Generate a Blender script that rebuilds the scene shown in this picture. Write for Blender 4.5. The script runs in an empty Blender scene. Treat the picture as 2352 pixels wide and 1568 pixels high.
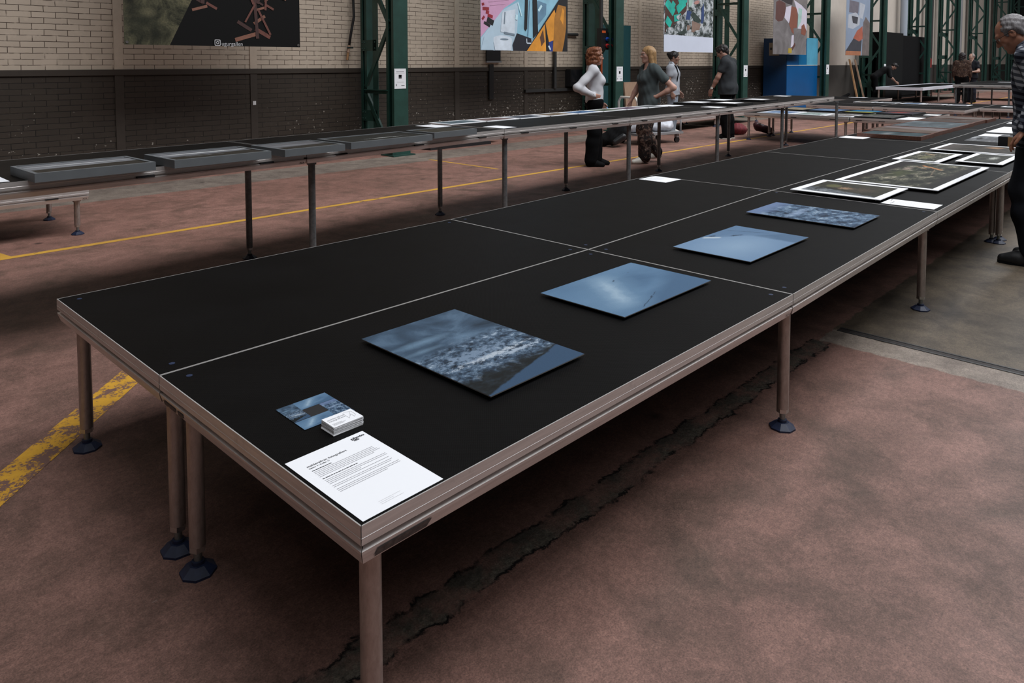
import bpy, bmesh, math, random
import numpy as np
from mathutils import Vector, Matrix, Euler
random.seed(7)
SC = bpy.context.scene
COL = SC.collection
PI = math.pi

# ------------------------------------------------------------------ materials
def lin(c):
    c = c / 255.0
    return c / 12.92 if c <= 0.04045 else ((c + 0.055) / 1.055) ** 2.4
def rgb(r, g, b, k=1.0):
    return (lin(r) * k, lin(g) * k, lin(b) * k, 1.0)
AK = .64
def argb(r, g, b): return (lin(r) * AK, lin(g) * AK, lin(b) * AK * .95, 1.0)

class NG:
    """small node-graph helper"""
    def __init__(s, name, rough=0.6, metal=0.0, spec=0.5):
        s.m = bpy.data.materials.new(name); s.m.use_nodes = True
        s.nt = s.m.node_tree; s.n = s.nt.nodes; s.l = s.nt.links
        s.b = s.n['Principled BSDF']
        s.b.inputs['Roughness'].default_value = rough
        s.b.inputs['Metallic'].default_value = metal
        s.b.inputs['Specular IOR Level'].default_value = spec
        s._tc = None
    def put(s, sock, v):
        if hasattr(v, 'is_linked'): s.l.new(v, sock)
        else:
            try: sock.default_value = v
            except Exception: sock.default_value = v[:3]
    def tc(s, k='UV'):
        if s._tc is None: s._tc = s.n.new('ShaderNodeTexCoord')
        return s._tc.outputs[k]
    def map(s, vec, scale=(1, 1, 1), loc=(0, 0, 0), rot=(0, 0, 0)):
        n = s.n.new('ShaderNodeMapping'); s.l.new(vec, n.inputs[0])
        n.inputs['Scale'].default_value = scale; n.inputs['Location'].default_value = loc
        n.inputs['Rotation'].default_value = rot
        return n.outputs[0]
    def noise(s, vec, scale=5, detail=4, rough=0.55, dist=0.0, out=0):
        n = s.n.new('ShaderNodeTexNoise'); s.l.new(vec, n.inputs['Vector'])
        n.inputs['Scale'].default_value = scale; n.inputs['Detail'].default_value = detail
        n.inputs['Roughness'].default_value = rough; n.inputs['Distortion'].default_value = dist
        return n.outputs[out]
    def voro(s, vec, scale=5, feature='F1', out=0, rand=1.0):
        n = s.n.new('ShaderNodeTexVoronoi'); n.feature = feature
        s.l.new(vec, n.inputs['Vector']); n.inputs['Scale'].default_value = scale
        n.inputs['Randomness'].default_value = rand
        return n.outputs[out]
    def wave(s, vec, scale=5, dist=0, detail=2, dirn='X'):
        n = s.n.new('ShaderNodeTexWave'); n.bands_direction = dirn
        s.l.new(vec, n.inputs['Vector']); n.inputs['Scale'].default_value = scale
        n.inputs['Distortion'].default_value = dist; n.inputs['Detail'].default_value = detail
        return n.outputs[1]
    def math(s, op, a, b=0.0, c=0.0, clamp=False):
        n = s.n.new('ShaderNodeMath'); n.operation = op; n.use_clamp = clamp
        for i, v in enumerate((a, b, c)): s.put(n.inputs[i], v)
        return n.outputs[0]
    def sep(s, vec):
        n = s.n.new('ShaderNodeSeparateXYZ'); s.l.new(vec, n.inputs[0]); return n.outputs
    def comb(s, x, y, z=0.0):
        n = s.n.new('ShaderNodeCombineXYZ')
        for i, v in enumerate((x, y, z)): s.put(n.inputs[i], v)
        return n.outputs[0]
    def ramp(s, fac, stops, interp='LINEAR'):
        n = s.n.new('ShaderNodeValToRGB'); s.put(n.inputs[0], fac)
        cr = n.color_ramp; cr.interpolation = interp
        while len(cr.elements) < len(stops): cr.elements.new(0.5)
        for e, (p, c) in zip(cr.elements, stops):
            e.position = p; e.color = c if len(c) == 4 else (*c, 1)
        return n.outputs[0]
    def mask(s, v, lo, hi):
        n = s.n.new('ShaderNodeMapRange'); n.clamp = True
        s.put(n.inputs[0], v); n.inputs[1].default_value = lo; n.inputs[2].default_value = hi
        return n.outputs[0]
    def mix(s, f, a, b, blend='MIX'):
        n = s.n.new('ShaderNodeMix'); n.data_type = 'RGBA'; n.blend_type = blend; n.clamp_factor = True
        s.put(n.inputs[0], f); s.put(n.inputs[6], a); s.put(n.inputs[7], b)
        return n.outputs[2]
    def bump(s, h, strength=0.3, dist=0.01, prev=None):
        n = s.n.new('ShaderNodeBump'); s.put(n.inputs['Height'], h)
        n.inputs['Strength'].default_value = strength; n.inputs['Distance'].default_value = dist
        if prev is not None: s.l.new(prev, n.inputs['Normal'])
        s.l.new(n.outputs[0], s.b.inputs['Normal']); return n.outputs[0]
    def col(s, c): s.put(s.b.inputs['Base Color'], c); return s
    def rough(s, v): s.put(s.b.inputs['Roughness'], v); return s

def simple(name, c, rough=0.6, metal=0.0, spec=0.5, var=0.0, scale=8, bump=0.0):
    g = NG(name, rough, metal, spec)
    if var:
        n = g.noise(g.tc('Object'), scale, 5, 0.6)
        f = g.mask(n, 0.3, 0.7)
        d = tuple(x * (1 - var) for x in c[:3]) + (1,)
        u = tuple(min(1, x * (1 + var)) for x in c[:3]) + (1,)
        g.col(g.mix(f, d, u))
        if bump: g.bump(n, bump, 0.004)
    else: g.col(c)
    return g.m

W1 = (1, 1, 1, 1)
M = {}
def build_materials():
    # deck: phenolic black plywood with a fine wire-mesh pattern
    g = NG('deck_phenolic', 0.42, 0, 0.09)
    o = g.tc('Object')
    n = g.noise(o, 3.0, 5, 0.6); g.col(g.mix(g.mask(n, .3, .75), (0.0014, 0.0013, 0.0014, 1), (0.0030, 0.0028, 0.0030, 1)))
    w1 = g.wave(g.map(o, rot=(0, 0, 0.78)), 62, 0, 0); w2 = g.wave(g.map(o, rot=(0, 0, -0.78)), 62, 0, 0)
    h = g.math('MAXIMUM', w1, w2); g.bump(h, 0.22, 0.0012)
    g.rough(g.math('MULTIPLY_ADD', n, 0.14, 0.48)); M['deck'] = g.m
    M['rim'] = simple('worn_rail_rim', (0.42, 0.41, 0.40, 1), .5, .35, var=.15, scale=30)
    # mill aluminium of the rails
    g = NG('rail_aluminium', 0.4, 0.72)
    o = g.tc('Object'); n = g.noise(g.map(o, (3, 3, 60)), 2, 5, .6); n2 = g.noise(o, 9, 6, .7)
    c = g.mix(g.mask(n, .3, .7), (0.60, 0.57, 0.555, 1), (0.76, 0.725, 0.705, 1))
    g.col(g.mix(g.math('MULTIPLY', g.mask(n2, .58, .76), .45), c, (0.3, 0.265, 0.25, 1)))
    g.rough(g.math('MULTIPLY_ADD', n2, 0.2, 0.32)); M['alu'] = g.m
    g = NG('leg_tube', 0.5, 1.0)
    o = g.tc('Object'); n = g.noise(g.map(o, (6, 6, 2)), 14, 6, .7)
    g.col(g.mix(g.mask(n, .35, .7), (0.40, 0.355, 0.33, 1), (0.55, 0.495, 0.465, 1))); g.rough(g.math('MULTIPLY_ADD', n, 0.3, 0.33)); M['tube'] = g.m
    M['galv'] = simple('galvanised_tube', (0.17, 0.18, 0.185, 1), 0.5, .75, var=.3, scale=25)
    M['zinc'] = simple('zinc_nut', (0.6, 0.6, 0.58, 1), 0.3, 1.0)
    M['thread'] = simple('threaded_rod', (0.3, 0.34, 0.34, 1), 0.45, 1.0, var=.2, scale=60)
    M['navy'] = simple('navy_foot_rubber', rgb(22, 32, 58), 0.55, var=.3, scale=40)
    M['bolt'] = simple('blue_plastic_cap', rgb(24, 38, 66), 0.6)
    M['blackslot'] = simple('black_slot', (0.006, 0.006, 0.007, 1), 0.6)
    M['stamp'] = simple('stamped_letters', (0.05, 0.046, 0.044, 1), 0.6)
    M['grime'] = simple('grimy_sticker_residue', (0.09, 0.078, 0.074, 1), 0.7, var=.5, scale=90)
    M['paper'] = simple('white_paper', (0.76, 0.77, 0.80, 1), 0.75, spec=.3)
    M['paper_edge'] = simple('card_edges', (0.70, 0.70, 0.71, 1), 0.8)
    M['ink'] = simple('black_ink', (0.02, 0.02, 0.025, 1), 0.7)
    M['greyink'] = simple('grey_ink', (0.30, 0.30, 0.32, 1), 0.7)
    M['paleink'] = simple('pale_grey_ink', (0.55, 0.55, 0.57, 1), 0.7)
    M['darkboard'] = simple('dibond_core', (0.012, 0.012, 0.014, 1), 0.5)
    M['boardedge'] = simple('dibond_edge', (0.33, 0.31, 0.30, 1), 0.4, 0.6)
    M['white_border'] = simple('white_mat_border', (0.73, 0.74, 0.765, 1), 0.6)
    M['grey_frame'] = simple('grey_shadow_frame', rgb(92, 96, 99), 0.55, var=.08)
    M['black_frame'] = simple('black_frame', (0.006, 0.006, 0.007, 1), 0.45)
    g = NG('brown_wood_frame', 0.5); n = g.noise(g.map(g.tc('Object'), (2, 12, 12)), 6, 6, .6)
    g.col(g.mix(g.mask(n, .3, .7), rgb(66, 40, 32), rgb(104, 66, 52))); M['woodframe'] = g.m
    STRIP0, STRIP1 = 7.5, 8.35
    # one floor material: red-brown screed, bare concrete bay, pale strips and a rough mortar seam
    g = NG('hall_floor', .6, 0, .35); o = g.tc('Object'); s_ = g.sep(o)
    n1 = g.noise(o, .55, 6, .6, .6); n2 = g.noise(o, 3.2, 8, .68, .3); n3 = g.noise(o, 190, 3, .75)
    n4 = g.noise(o, 1.3, 5, .62, 1.2); n5 = g.noise(o, 8, 6, .7)
    j = g.math('MULTIPLY', g.math('SUBTRACT', n5, .5), .09)
    X = g.math('ADD', s_[0], j); Y = g.math('ADD', s_[1], j)
    def pal(a, b, c, st):
        col = g.mix(g.mask(n1, .35, .66), a, b)
        col = g.mix(g.math('MULTIPLY', g.mask(n2, .46, .64), .8), col, c)
        return g.mix(g.math('MULTIPLY', g.mask(n4, .52, .72), .75), col, st)
    red = pal((0.148, 0.082, 0.067, 1), (0.196, 0.111, 0.093, 1), (0.097, 0.058, 0.046, 1), (0.060, 0.040, 0.030, 1))
    con = pal((0.062, 0.049, 0.036, 1), (0.110, 0.087, 0.062, 1), (0.034, 0.027, 0.021, 1), (0.014, 0.011, 0.010, 1))
    pale = pal((0.17, 0.14, 0.12, 1), (0.24, 0.205, 0.175, 1), (0.12, 0.098, 0.085, 1), (0.15, 0.12, 0.105, 1))
    inbay = g.mask(Y, .345, .335)
    con = g.mix(g.mask(X, 3.37, 3.36), con, pale)
    col = g.mix(g.math('MULTIPLY', inbay, g.mask(X, 3.145, 3.155)), red, con)
    red = None; col = g.mix(g.mask(Y, 4.2, 5.6), col, g.mix(1.0, col, (1.42, 1.38, 1.36, 1), 'MULTIPLY'))  # brightened towards the wall: daylight falloff made up in the floor colour
    ws = g.math('MULTIPLY', g.mask(Y, STRIP0, STRIP0 + .02), g.mask(Y, STRIP1, STRIP1 - .02))
    col = g.mix(ws, col, pale)
    # rough seam along the joint between the two slabs
    d = g.math('ABSOLUTE', g.math('SUBTRACT', s_[1], .325))
    ns = g.noise(o, 9, 8, .75, .5)
    edge = g.math('ADD', d, g.math('MULTIPLY', g.math('SUBTRACT', ns, .5), .13))
    inx = g.mask(X, 3.16, 3.14)
    mort = g.mix(g.mask(g.noise(o, 55, 5, .8), .3, .7), (0.018, 0.016, 0.013, 1), (0.15, 0.135, 0.11, 1))
    mort = g.mix(g.mask(s_[1], .31, .35), mort, g.mix(.55, mort, (0.03, 0.027, 0.024, 1)))
    mm = g.math('MULTIPLY', g.mask(edge, .050, .042), g.math('MULTIPLY', inx, g.math('MULTIPLY_ADD', g.mask(n5, .40, .56), .75, .25)))
    col = g.mix(mm, col, mort)
    crack = g.math('MULTIPLY', g.math('MULTIPLY', g.mask(g.math('ABSOLUTE', g.math('SUBTRACT', edge, .047)), .010, .003), g.mask(n5, .40, .52)), inx)
    col = g.mix(crack, col, (0.006, 0.005, 0.005, 1))
    v = g.voro(o, 1.6); col = g.mix(g.math('MULTIPLY', g.mask(v, .075, .03), .7), col, (0.018, 0.014, 0.013, 1))
    col = g.mix(.8, col, g.mix(g.mask(n3, .25, .75), (.3, .3, .3, 1), (1.8, 1.75, 1.7, 1)), 'MULTIPLY')
    col = g.mix(.5, col, g.mix(g.mask(g.noise(o, 60, 2, .6), .3, .7), (.6, .6, .6, 1), (1.4, 1.4, 1.4, 1)), 'MULTIPLY')
    col = g.mix(.5, col, g.mix(g.mask(g.noise(o, 9, 7, .72, .3), .34, .66), (.62, .60, .58, 1), (1.32, 1.3, 1.28, 1)), 'MULTIPLY')
    spl = g.mask(g.noise(g.map(o, (2.2, 7, 1)), 5, 3, .5), .74, .77)
    col = g.mix(g.math('MULTIPLY', spl, .4), col, (0.26, 0.22, 0.20, 1))
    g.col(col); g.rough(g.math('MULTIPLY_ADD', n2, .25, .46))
    g.bump(g.math('SUBTRACT', g.math('ADD', g.math('MULTIPLY', n3, .6), g.math('MULTIPLY', n2, 2.0)), g.math('MULTIPLY', crack, 5.0)), .25, .0025)
    M['floor'] = g.m
    # worn yellow floor paint
    g = NG('worn_yellow_paint', .6, 0, .35); o = g.tc('Object')
    n = g.noise(o, 9, 7, .72, .4); n2 = g.noise(o, 70, 4, .8)
    k = g.math('ADD', g.math('MULTIPLY', n, .65), g.math('MULTIPLY', n2, .35))
    y = g.mix(g.mask(n, .3, .7), (0.42, 0.20, 0.022, 1), (0.62, 0.34, 0.035, 1))
    g.col(g.mix(g.mask(k, .47, .50), (0.15, 0.083, 0.068, 1), y)); g.bump(n2, .2, .002); M['yellow'] = g.m
    g = NG('faded_yellow_paint', .6, 0, .35); o = g.tc('Object')
    n = g.noise(o, 5, 7, .72, .4)
    y = g.mix(g.mask(g.noise(o, 1.1, 5, .6), .35, .65), (0.46, 0.25, 0.05, 1), (0.66, 0.37, 0.05, 1))
    g.col(g.mix(g.mask(n, .33, .42), (0.15, 0.083, 0.068, 1), y)); M['yellow2'] = g.m
    M['groove'] = simple('rail_groove_iron', (0.022, 0.017, 0.016, 1), .7, 0.2, var=.4, scale=20)
    # painted brick
    def brick(name, base, var, mortar, chip, chipamt, bumpk=.6):
        g = NG(name, .6, 0, .35); o = g.tc('Object'); s_ = g.sep(o)
        vec = g.comb(s_[0], s_[2], 0.0)
        warp = g.noise(o, 6, 3, .6, out=1)
        wv = g.n.new('ShaderNodeVectorMath'); wv.operation = 'MULTIPLY_ADD'
        g.l.new(warp, wv.inputs[0]); wv.inputs[1].default_value = (.012, .012, 0); g.l.new(vec, wv.inputs[2])
        b = g.n.new('ShaderNodeTexBrick'); g.l.new(wv.outputs[0], b.inputs['Vector'])
        b.inputs['Scale'].default_value = 1.0; b.inputs['Brick Width'].default_value = .262
        b.inputs['Row Height'].default_value = .0735; b.inputs['Mortar Size'].default_value = .0042
        b.inputs['Mortar Smooth'].default_value = .35; b.inputs['Bias'].default_value = 0
        b.inputs['Color1'].default_value = base; b.inputs['Color2'].default_value = tuple(x * var for x in base[:3]) + (1,)
        b.inputs['Mortar'].default_value = mortar
        n = g.noise(o, 2.2, 6, .62); col = g.mix(g.math('MULTIPLY', g.mask(n, .45, .7), .35), b.outputs[0], tuple(x * .78 for x in base[:3]) + (1,))
        miss = g.mask(g.noise(o, 5, 3, .6), .46, .40)
        col = g.mix(g.math('MULTIPLY', miss, .7), col, base)
        low = g.mask(s_[2], 1.15, .35)
        ch = g.math('ADD', g.noise(g.map(o, (1, 1, 1.4)), 17, 5, .62), g.math('MULTIPLY', low, .02 * chipamt))
        ch = g.math('ADD', ch, g.math('MULTIPLY', g.math('SUBTRACT', g.noise(o, .9, 2, .5), .5), .22)); ch = g.math('ADD', ch, g.math('MULTIPLY', g.math('SUBTRACT', g.mask(s_[0], 3, 10), .55), .06))
        col = g.mix(g.mask(ch, .715, .73), col, chip)
        g.col(col)
        g.bump(g.math('ADD', g.math('SUBTRACT', 1.0, b.outputs[1]), g.math('MULTIPLY', g.noise(o, 25, 4, .6), .15)), bumpk, .012)
        return g.m
    M['brick_cream'] = brick('cream_painted_brick', (0.53, 0.44, 0.35, 1), .90, (0.075, 0.05, 0.036, 1), (0.22, 0.15, 0.09, 1), -1, .9)
    M['brick_dark'] = brick('dark_painted_brick', (0.042, 0.032, 0.024, 1), .85, (0.009, 0.007, 0.0055, 1), (0.36, 0.33, 0.29, 1), 4.5, .9)
    M['cream_paint'] = simple('cream_painted_steel', (0.52, 0.43, 0.34, 1), .55, var=.08)
    M['dark_paint'] = simple('dark_painted_steel', (0.040, 0.031, 0.024, 1), .5, var=.12)
    M['plaster'] = simple('cream_plaster', (0.52, 0.46, 0.40, 1), .8, var=.07, scale=1.5)
    M['plaster_dark'] = simple('dark_plaster', (0.05, 0.045, 0.04, 1), .6, var=.15, scale=2)
    M['green'] = simple('green_painted_steel', (0.0135, 0.050, 0.039, 1), .42, var=.25, scale=5)
    M['darkgap'] = simple('hall_end_dark', (0.006, 0.006, 0.007, 1), .8)
    M['ceil'] = simple('ceiling_boards', (0.07, 0.065, 0.06, 1), .9)
    M['rwall'] = simple('far_side_wall', (0.10, 0.085, 0.075, 1), .9)
    M['teal'] = simple('teal_sheet', (0.008, 0.055, 0.062, 1), .5, var=.1)
    M['black'] = simple('black_plastic', (0.008, 0.008, 0.009, 1), .45)
    M['blackcloth'] = simple('black_fabric', (0.005, 0.005, 0.0055, 1), .85, spec=.12, var=.3, scale=30)
    M['darkgrey'] = simple('dark_grey_metal', (0.03, 0.03, 0.03, 1), .5)
    M['grey'] = simple('grey_metal', (0.28, 0.28, 0.29, 1), .5, .3)
    M['greypipe'] = simple('blue_grey_pipe', (0.34, 0.38, 0.44, 1), .5)
    M['steel'] = simple('polished_steel', (0.6, 0.6, 0.6, 1), .25, 1)
    M['white'] = simple('white_enamel', (0.68, 0.64, 0.57, 1), .4)
    M['orange'] = simple('orange_plastic', (0.50, 0.085, 0.02, 1), .5)
    M['blue_sock'] = simple('blue_socket', (0.01, 0.07, 0.42, 1), .4)
    M['red_sock'] = simple('red_socket', (0.42, 0.02, 0.022, 1), .4)
    M['card'] = simple('brown_cardboard', (0.30, 0.19, 0.125, 1), .8, var=.12, scale=4)
    M['timber'] = simple('raw_timber', (0.30, 0.16, 0.07, 1), .7, var=.25, scale=6)
    M['bag_white'] = simple('white_plastic_sack', (0.60, 0.62, 0.68, 1), .45, var=.15, scale=7)
    M['bag_blue'] = simple('blue_plastic_bag', (0.07, 0.24, 0.52, 1), .4, var=.2)
    M['bag_red'] = simple('dark_red_fabric', (0.13, 0.012, 0.018, 1), .8, var=.35, scale=14)
    M['bag_maroon'] = simple('maroon_leather', (0.045, 0.010, 0.013, 1), .45, var=.4, scale=16)
    M['blue_dark'] = simple('navy_blue_lacquer', (0.004, 0.034, 0.10, 1), .4, var=.1, scale=2)
    M['blue'] = simple('blue_lacquer', (0.0035, 0.085, 0.25, 1), .32, var=.1, scale=2)
    M['blue_reflection_fade'] = simple('blue_lacquer_reflection_fade', (0.006, 0.13, 0.30, 1), .32, var=.1, scale=2)  # step between the plain blue and the painted reflection
    M['blue_reflection'] = simple('blue_lacquer_reflection', (0.10, 0.36, 0.52, 1), .35, var=.15, scale=2)  # skylight reflection on the upper door, painted as a lighter blue
    M['tan_paper'] = simple('yellowed_notice', (0.26, 0.21, 0.15, 1), .8)
    M['whiterim'] = simple('white_padded_rim', (0.62, 0.62, 0.68, 1), .6)
    M['palewood'] = simple('pale_board', (0.55, 0.43, 0.36, 1), .7)
    M['redext'] = simple('extinguisher_red', (0.40, 0.03, 0.03, 1), .4)
    M['glass'] = simple('dark_lens', (0.01, 0.01, 0.012, 1), .15)
build_materials()

# ------------------------------------------------------------------ mesh builder
class MB:
    def __init__(s): s.v = []; s.f = []; s.mi = []; s.uv = {}; s.sm = set(); s.mats = []
    def mat(s, m):
        if m not in s.mats: s.mats.append(m)
        return s.mats.index(m)
    def face(s, pts, m, uv=None, smooth=False):
        k = len(s.v); s.v += [tuple(p) for p in pts]; s.f.append(tuple(range(k, k + len(pts)))); s.mi.append(s.mat(m))
        if uv: s.uv[len(s.f) - 1] = uv
        if smooth: s.sm.add(len(s.f) - 1)
    def mesh(s, vs, fs, m, smooth=False):
        k = len(s.v); s.v += [tuple(p) for p in vs]
        mi = s.mat(m)
        for f in fs:
            s.f.append(tuple(i + k for i in f)); s.mi.append(mi)
            if smooth: s.sm.add(len(s.f) - 1)
    def box(s, x0, x1, y0, y1, z0, z1, m, top=None, topuv=True, mat4=None):
        vs = [(x0, y0, z0), (x1, y0, z0), (x1, y1, z0), (x0, y1, z0), (x0, y0, z1), (x1, y0, z1), (x1, y1, z1), (x0, y1, z1)]
        if mat4 is not None: vs = [tuple(mat4 @ Vector(v)) for v in vs]
        k = len(s.v); s.v += vs
        for j, f in enumerate(((0, 3, 2, 1), (4, 5, 6, 7), (0, 1, 5, 4), (1, 2, 6, 5), (2, 3, 7, 6), (3, 0, 4, 7))):
            s.f.append(tuple(i + k for i in f)); s.mi.append(s.mat(top if (j == 1 and top) else m))
            if j == 1 and topuv: s.uv[len(s.f) - 1] = [(0, 0), (1, 0), (1, 1), (0, 1)]
    def cyl(s, p0, p1, r0, m, r1=None, n=14, caps=True, smooth=True):
        p0 = Vector(p0); p1 = Vector(p1); r1 = r0 if r1 is None else r1
        d = (p1 - p0).normalized(); a = d.orthogonal().normalized(); b = d.cross(a)
        ring = [(math.cos(2 * PI * i / n), math.sin(2 * PI * i / n)) for i in range(n)]
        vs = [p0 + (a * c + b * q) * r0 for c, q in ring] + [p1 + (a * c + b * q) * r1 for c, q in ring]
        fs = [(i, (i + 1) % n, n + (i + 1) % n, n + i) for i in range(n)]
        s.mesh(vs, fs, m, smooth)
        if caps:
            s.mesh(vs[:n], [tuple(range(n - 1, -1, -1))], m); s.mesh(vs[n:], [tuple(range(n))], m)
    def tube(s, pts, r, m, n=8):
        pts = [Vector(p) for p in pts]
        rings = []; a = None
        for i, p in enumerate(pts):
            d = (pts[min(i + 1, len(pts) - 1)] - pts[max(i - 1, 0)]).normalized()
            a = d.orthogonal().normalized() if a is None else (a - d * a.dot(d)).normalized()
            b = d.cross(a)
            rings.append([p + (a * math.cos(2 * PI * k / n) + b * math.sin(2 * PI * k / n)) * r for k in range(n)])
        vs = [v for rg in rings for v in rg]; fs = []
        for i in range(len(pts) - 1):
            for k in range(n): fs.append((i * n + k, i * n + (k + 1) % n, (i + 1) * n + (k + 1) % n, (i + 1) * n + k))
        fs.append(tuple(range(n - 1, -1, -1))); fs.append(tuple((len(pts) - 1) * n + k for k in range(n)))
        s.mesh(vs, fs, m, True)
    def bar(s, p0, p1, w, t, m, up=(0, 0, 1)):
        """flat bar: width w along (dir x up), thickness t along up"""
        p0 = Vector(p0); p1 = Vector(p1); d = (p1 - p0).normalized(); u = Vector(up); u = (u - d * u.dot(d)).normalized(); q = d.cross(u)
        vs = [p + q * a * w / 2 + u * b * t / 2 for p in (p0, p1) for a, b in ((-1, -1), (1, -1), (1, 1), (-1, 1))]
        s.mesh(vs, [(3, 2, 1, 0), (4, 5, 6, 7), (0, 1, 5, 4), (1, 2, 6, 5), (2, 3, 7, 6), (3, 0, 4, 7)], m)
    def ball(s, c, r, m, nu=14, nv=9):
        r = (r, r, r) if not hasattr(r, '__len__') else r
        vs = []; fs = []
        for j in range(nv + 1):
            t = PI * j / nv
            for i in range(nu):
                a = 2 * PI * i / nu
                vs.append((c[0] + r[0] * math.sin(t) * math.cos(a), c[1] + r[1] * math.sin(t) * math.sin(a), c[2] + r[2] * math.cos(t)))
        for j in range(nv):
            for i in range(nu):
                fs.append((j * nu + i, (j + 1) * nu + i, (j + 1) * nu + (i + 1) % nu, j * nu + (i + 1) % nu))
        s.mesh(vs, fs, m, True)
    def text(s, txt, size, org, ux, uy, m, align='LEFT', bold=0.0, sx=1.0):
        cu = bpy.data.curves.new('t', 'FONT'); cu.body = txt; cu.size = size; cu.align_x = align; cu.offset = bold
        ob = bpy.data.objects.new('t', cu); COL.objects.link(ob)
        bpy.context.view_layer.update()
        me = bpy.data.meshes.new_from_object(ob.evaluated_get(bpy.context.evaluated_depsgraph_get()))
        org = Vector(org); ux = Vector(ux); uy = Vector(uy)
        s.mesh([org + ux * v.co.x * sx + uy * v.co.y for v in me.vertices], [tuple(p.vertices) for p in me.polygons], m)
        bpy.data.objects.remove(ob); bpy.data.curves.remove(cu); bpy.data.meshes.remove(me)
    def build(s, name, parent=None, loc=None, rot=None):
        me = bpy.data.meshes.new(name); me.from_pydata(s.v, [], s.f); me.update()
        for m in s.mats: me.materials.append(m)
        for i, p in enumerate(me.polygons):
            p.material_index = s.mi[i]; p.use_smooth = i in s.sm
        if s.uv:
            ul = me.uv_layers.new(name='UVMap')
            for i, uvs in s.uv.items():
                for li, q in zip(me.polygons[i].loop_indices, uvs): ul.data[li].uv = q
        o = bpy.data.objects.new(name, me); COL.objects.link(o)
        if parent: o.parent = parent
        if loc: o.location = loc
        if rot: o.rotation_euler = rot
        return o

def tag(o, label, cat, group=None):
    o['label'] = label; o['category'] = cat
    if group: o['group'] = group
    return o
def struct(o): o['kind'] = 'structure'; return o
def empty(name, loc, rotz=0.0, label=None, cat=None, group=None):
    o = bpy.data.objects.new(name, None); o.empty_display_size = .1; COL.objects.link(o)
    o.location = loc; o.rotation_euler = (0, 0, rotz)
    if label: tag(o, label, cat, group)
    return o

# ------------------------------------------------------------------ the hall
WALL_Y = 9.4; X0, X1 = -8.0, 62.0; YR = -14.0; ZC = 12.0; DADO = 1.405
def setting():
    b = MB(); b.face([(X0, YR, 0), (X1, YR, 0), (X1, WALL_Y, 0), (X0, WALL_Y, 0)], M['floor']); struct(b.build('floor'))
    b = MB()
    for xa, xb, up, lo in ((X0, 23.4, 'brick_cream', 'brick_dark'), (23.4, 60, 'plaster', 'plaster_dark'), (60, X1, 'darkgap', 'darkgap')):
        b.face([(xa, WALL_Y, DADO), (xb, WALL_Y, DADO), (xb, WALL_Y, ZC), (xa, WALL_Y, ZC)], M[up])
        b.face([(xa, WALL_Y, 0), (xb, WALL_Y, 0), (xb, WALL_Y, DADO), (xa, WALL_Y, DADO)], M[lo])
    struct(b.build('wall_left'))
    b = MB(); b.box(X0, X1, YR - .3, YR, 0, ZC, M['rwall']); struct(b.build('wall_right'))
    b = MB(); b.box(X1, X1 + .3, YR, WALL_Y, 0, ZC, M['darkgap']); struct(b.build('wall_back'))
    b = MB(); b.box(X0 - .3, X0, YR, WALL_Y, 0, ZC, M['rwall']); struct(b.build('wall_front'))
    b = MB()
    # unseen roof: wall side boarded, both ends closed to darken them, bays open for daylight
    b.box(X0, X1, 7.4, WALL_Y, ZC, ZC + .2, M['ceil']); b.box(X0, -3.6, YR, 7.4, ZC, ZC + .2, M['ceil']); b.box(46, X1, YR, 7.4, ZC, ZC + .2, M['ceil'])
    for i in range(7): b.box(X0 + 6.5 + i * 7 - .08, X0 + 6.5 + i * 7 + .08, YR, 7.4, ZC, ZC + .3, M['ceil'])
    for y in (-12, -5.5, 1): b.box(-3.6, 46, y - .08, y + .08, ZC, ZC + .3, M['ceil'])
    struct(b.build('ceiling'))
    # painted steel posts and rail set in the wall
    n = 0
    for x in (.6, 2.68, 4.58, 8.72, 10.67, 11.33, 14.9, 16.8, 20.8):
        for z0, z1, m in ((0, DADO - .075, 'dark_paint'), (DADO, ZC, 'cream_paint')):
            n += 1; b = MB(); b.box(x - .055, x + .055, WALL_Y - .012, WALL_Y + .02, z0, z1, M[m]); struct(b.build('trim_%d' % n))
    n += 1; b = MB(); b.box(X0, 23.4, WALL_Y - .02, WALL_Y + .02, DADO - .075, DADO, M['dark_paint']); struct(b.build('trim_%d' % n))
    # floor markings and the rail groove
    def strip(pts, m, z=.0015):
        nonlocal n
        n += 1; b = MB(); b.face([(x, y, z) for x, y in pts], m); struct(b.build('trim_%d' % n))
    strip([(-8, 5.41), (40, 5.41), (40, 5.485), (-8, 5.485)], M['yellow2'])
    strip([(-.9, 1.07), (.78, 2.765), (.68, 2.865), (-1.0, 1.17)], M['yellow'])
    strip([(6.49, 6.1), (6.54, 6.1), (6.54, 7.6), (6.49, 7.6)], M['yellow2'])
    strip([(.49, 5.485), (.58, 5.485), (.44, 6.2), (.35, 6.2)], M['yellow2'])
    n += 1; b = MB()
    b.box(3.36, 3.373, YR, .32, 0, .003, M['darkgrey']); b.box(3.373, 3.413, YR, .32, 0, .001, M['groove']); b.box(3.413, 3.426, YR, .32, 0, .003, M['darkgrey'])
    struct(b.build('trim_%d' % n))
setting()

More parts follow.
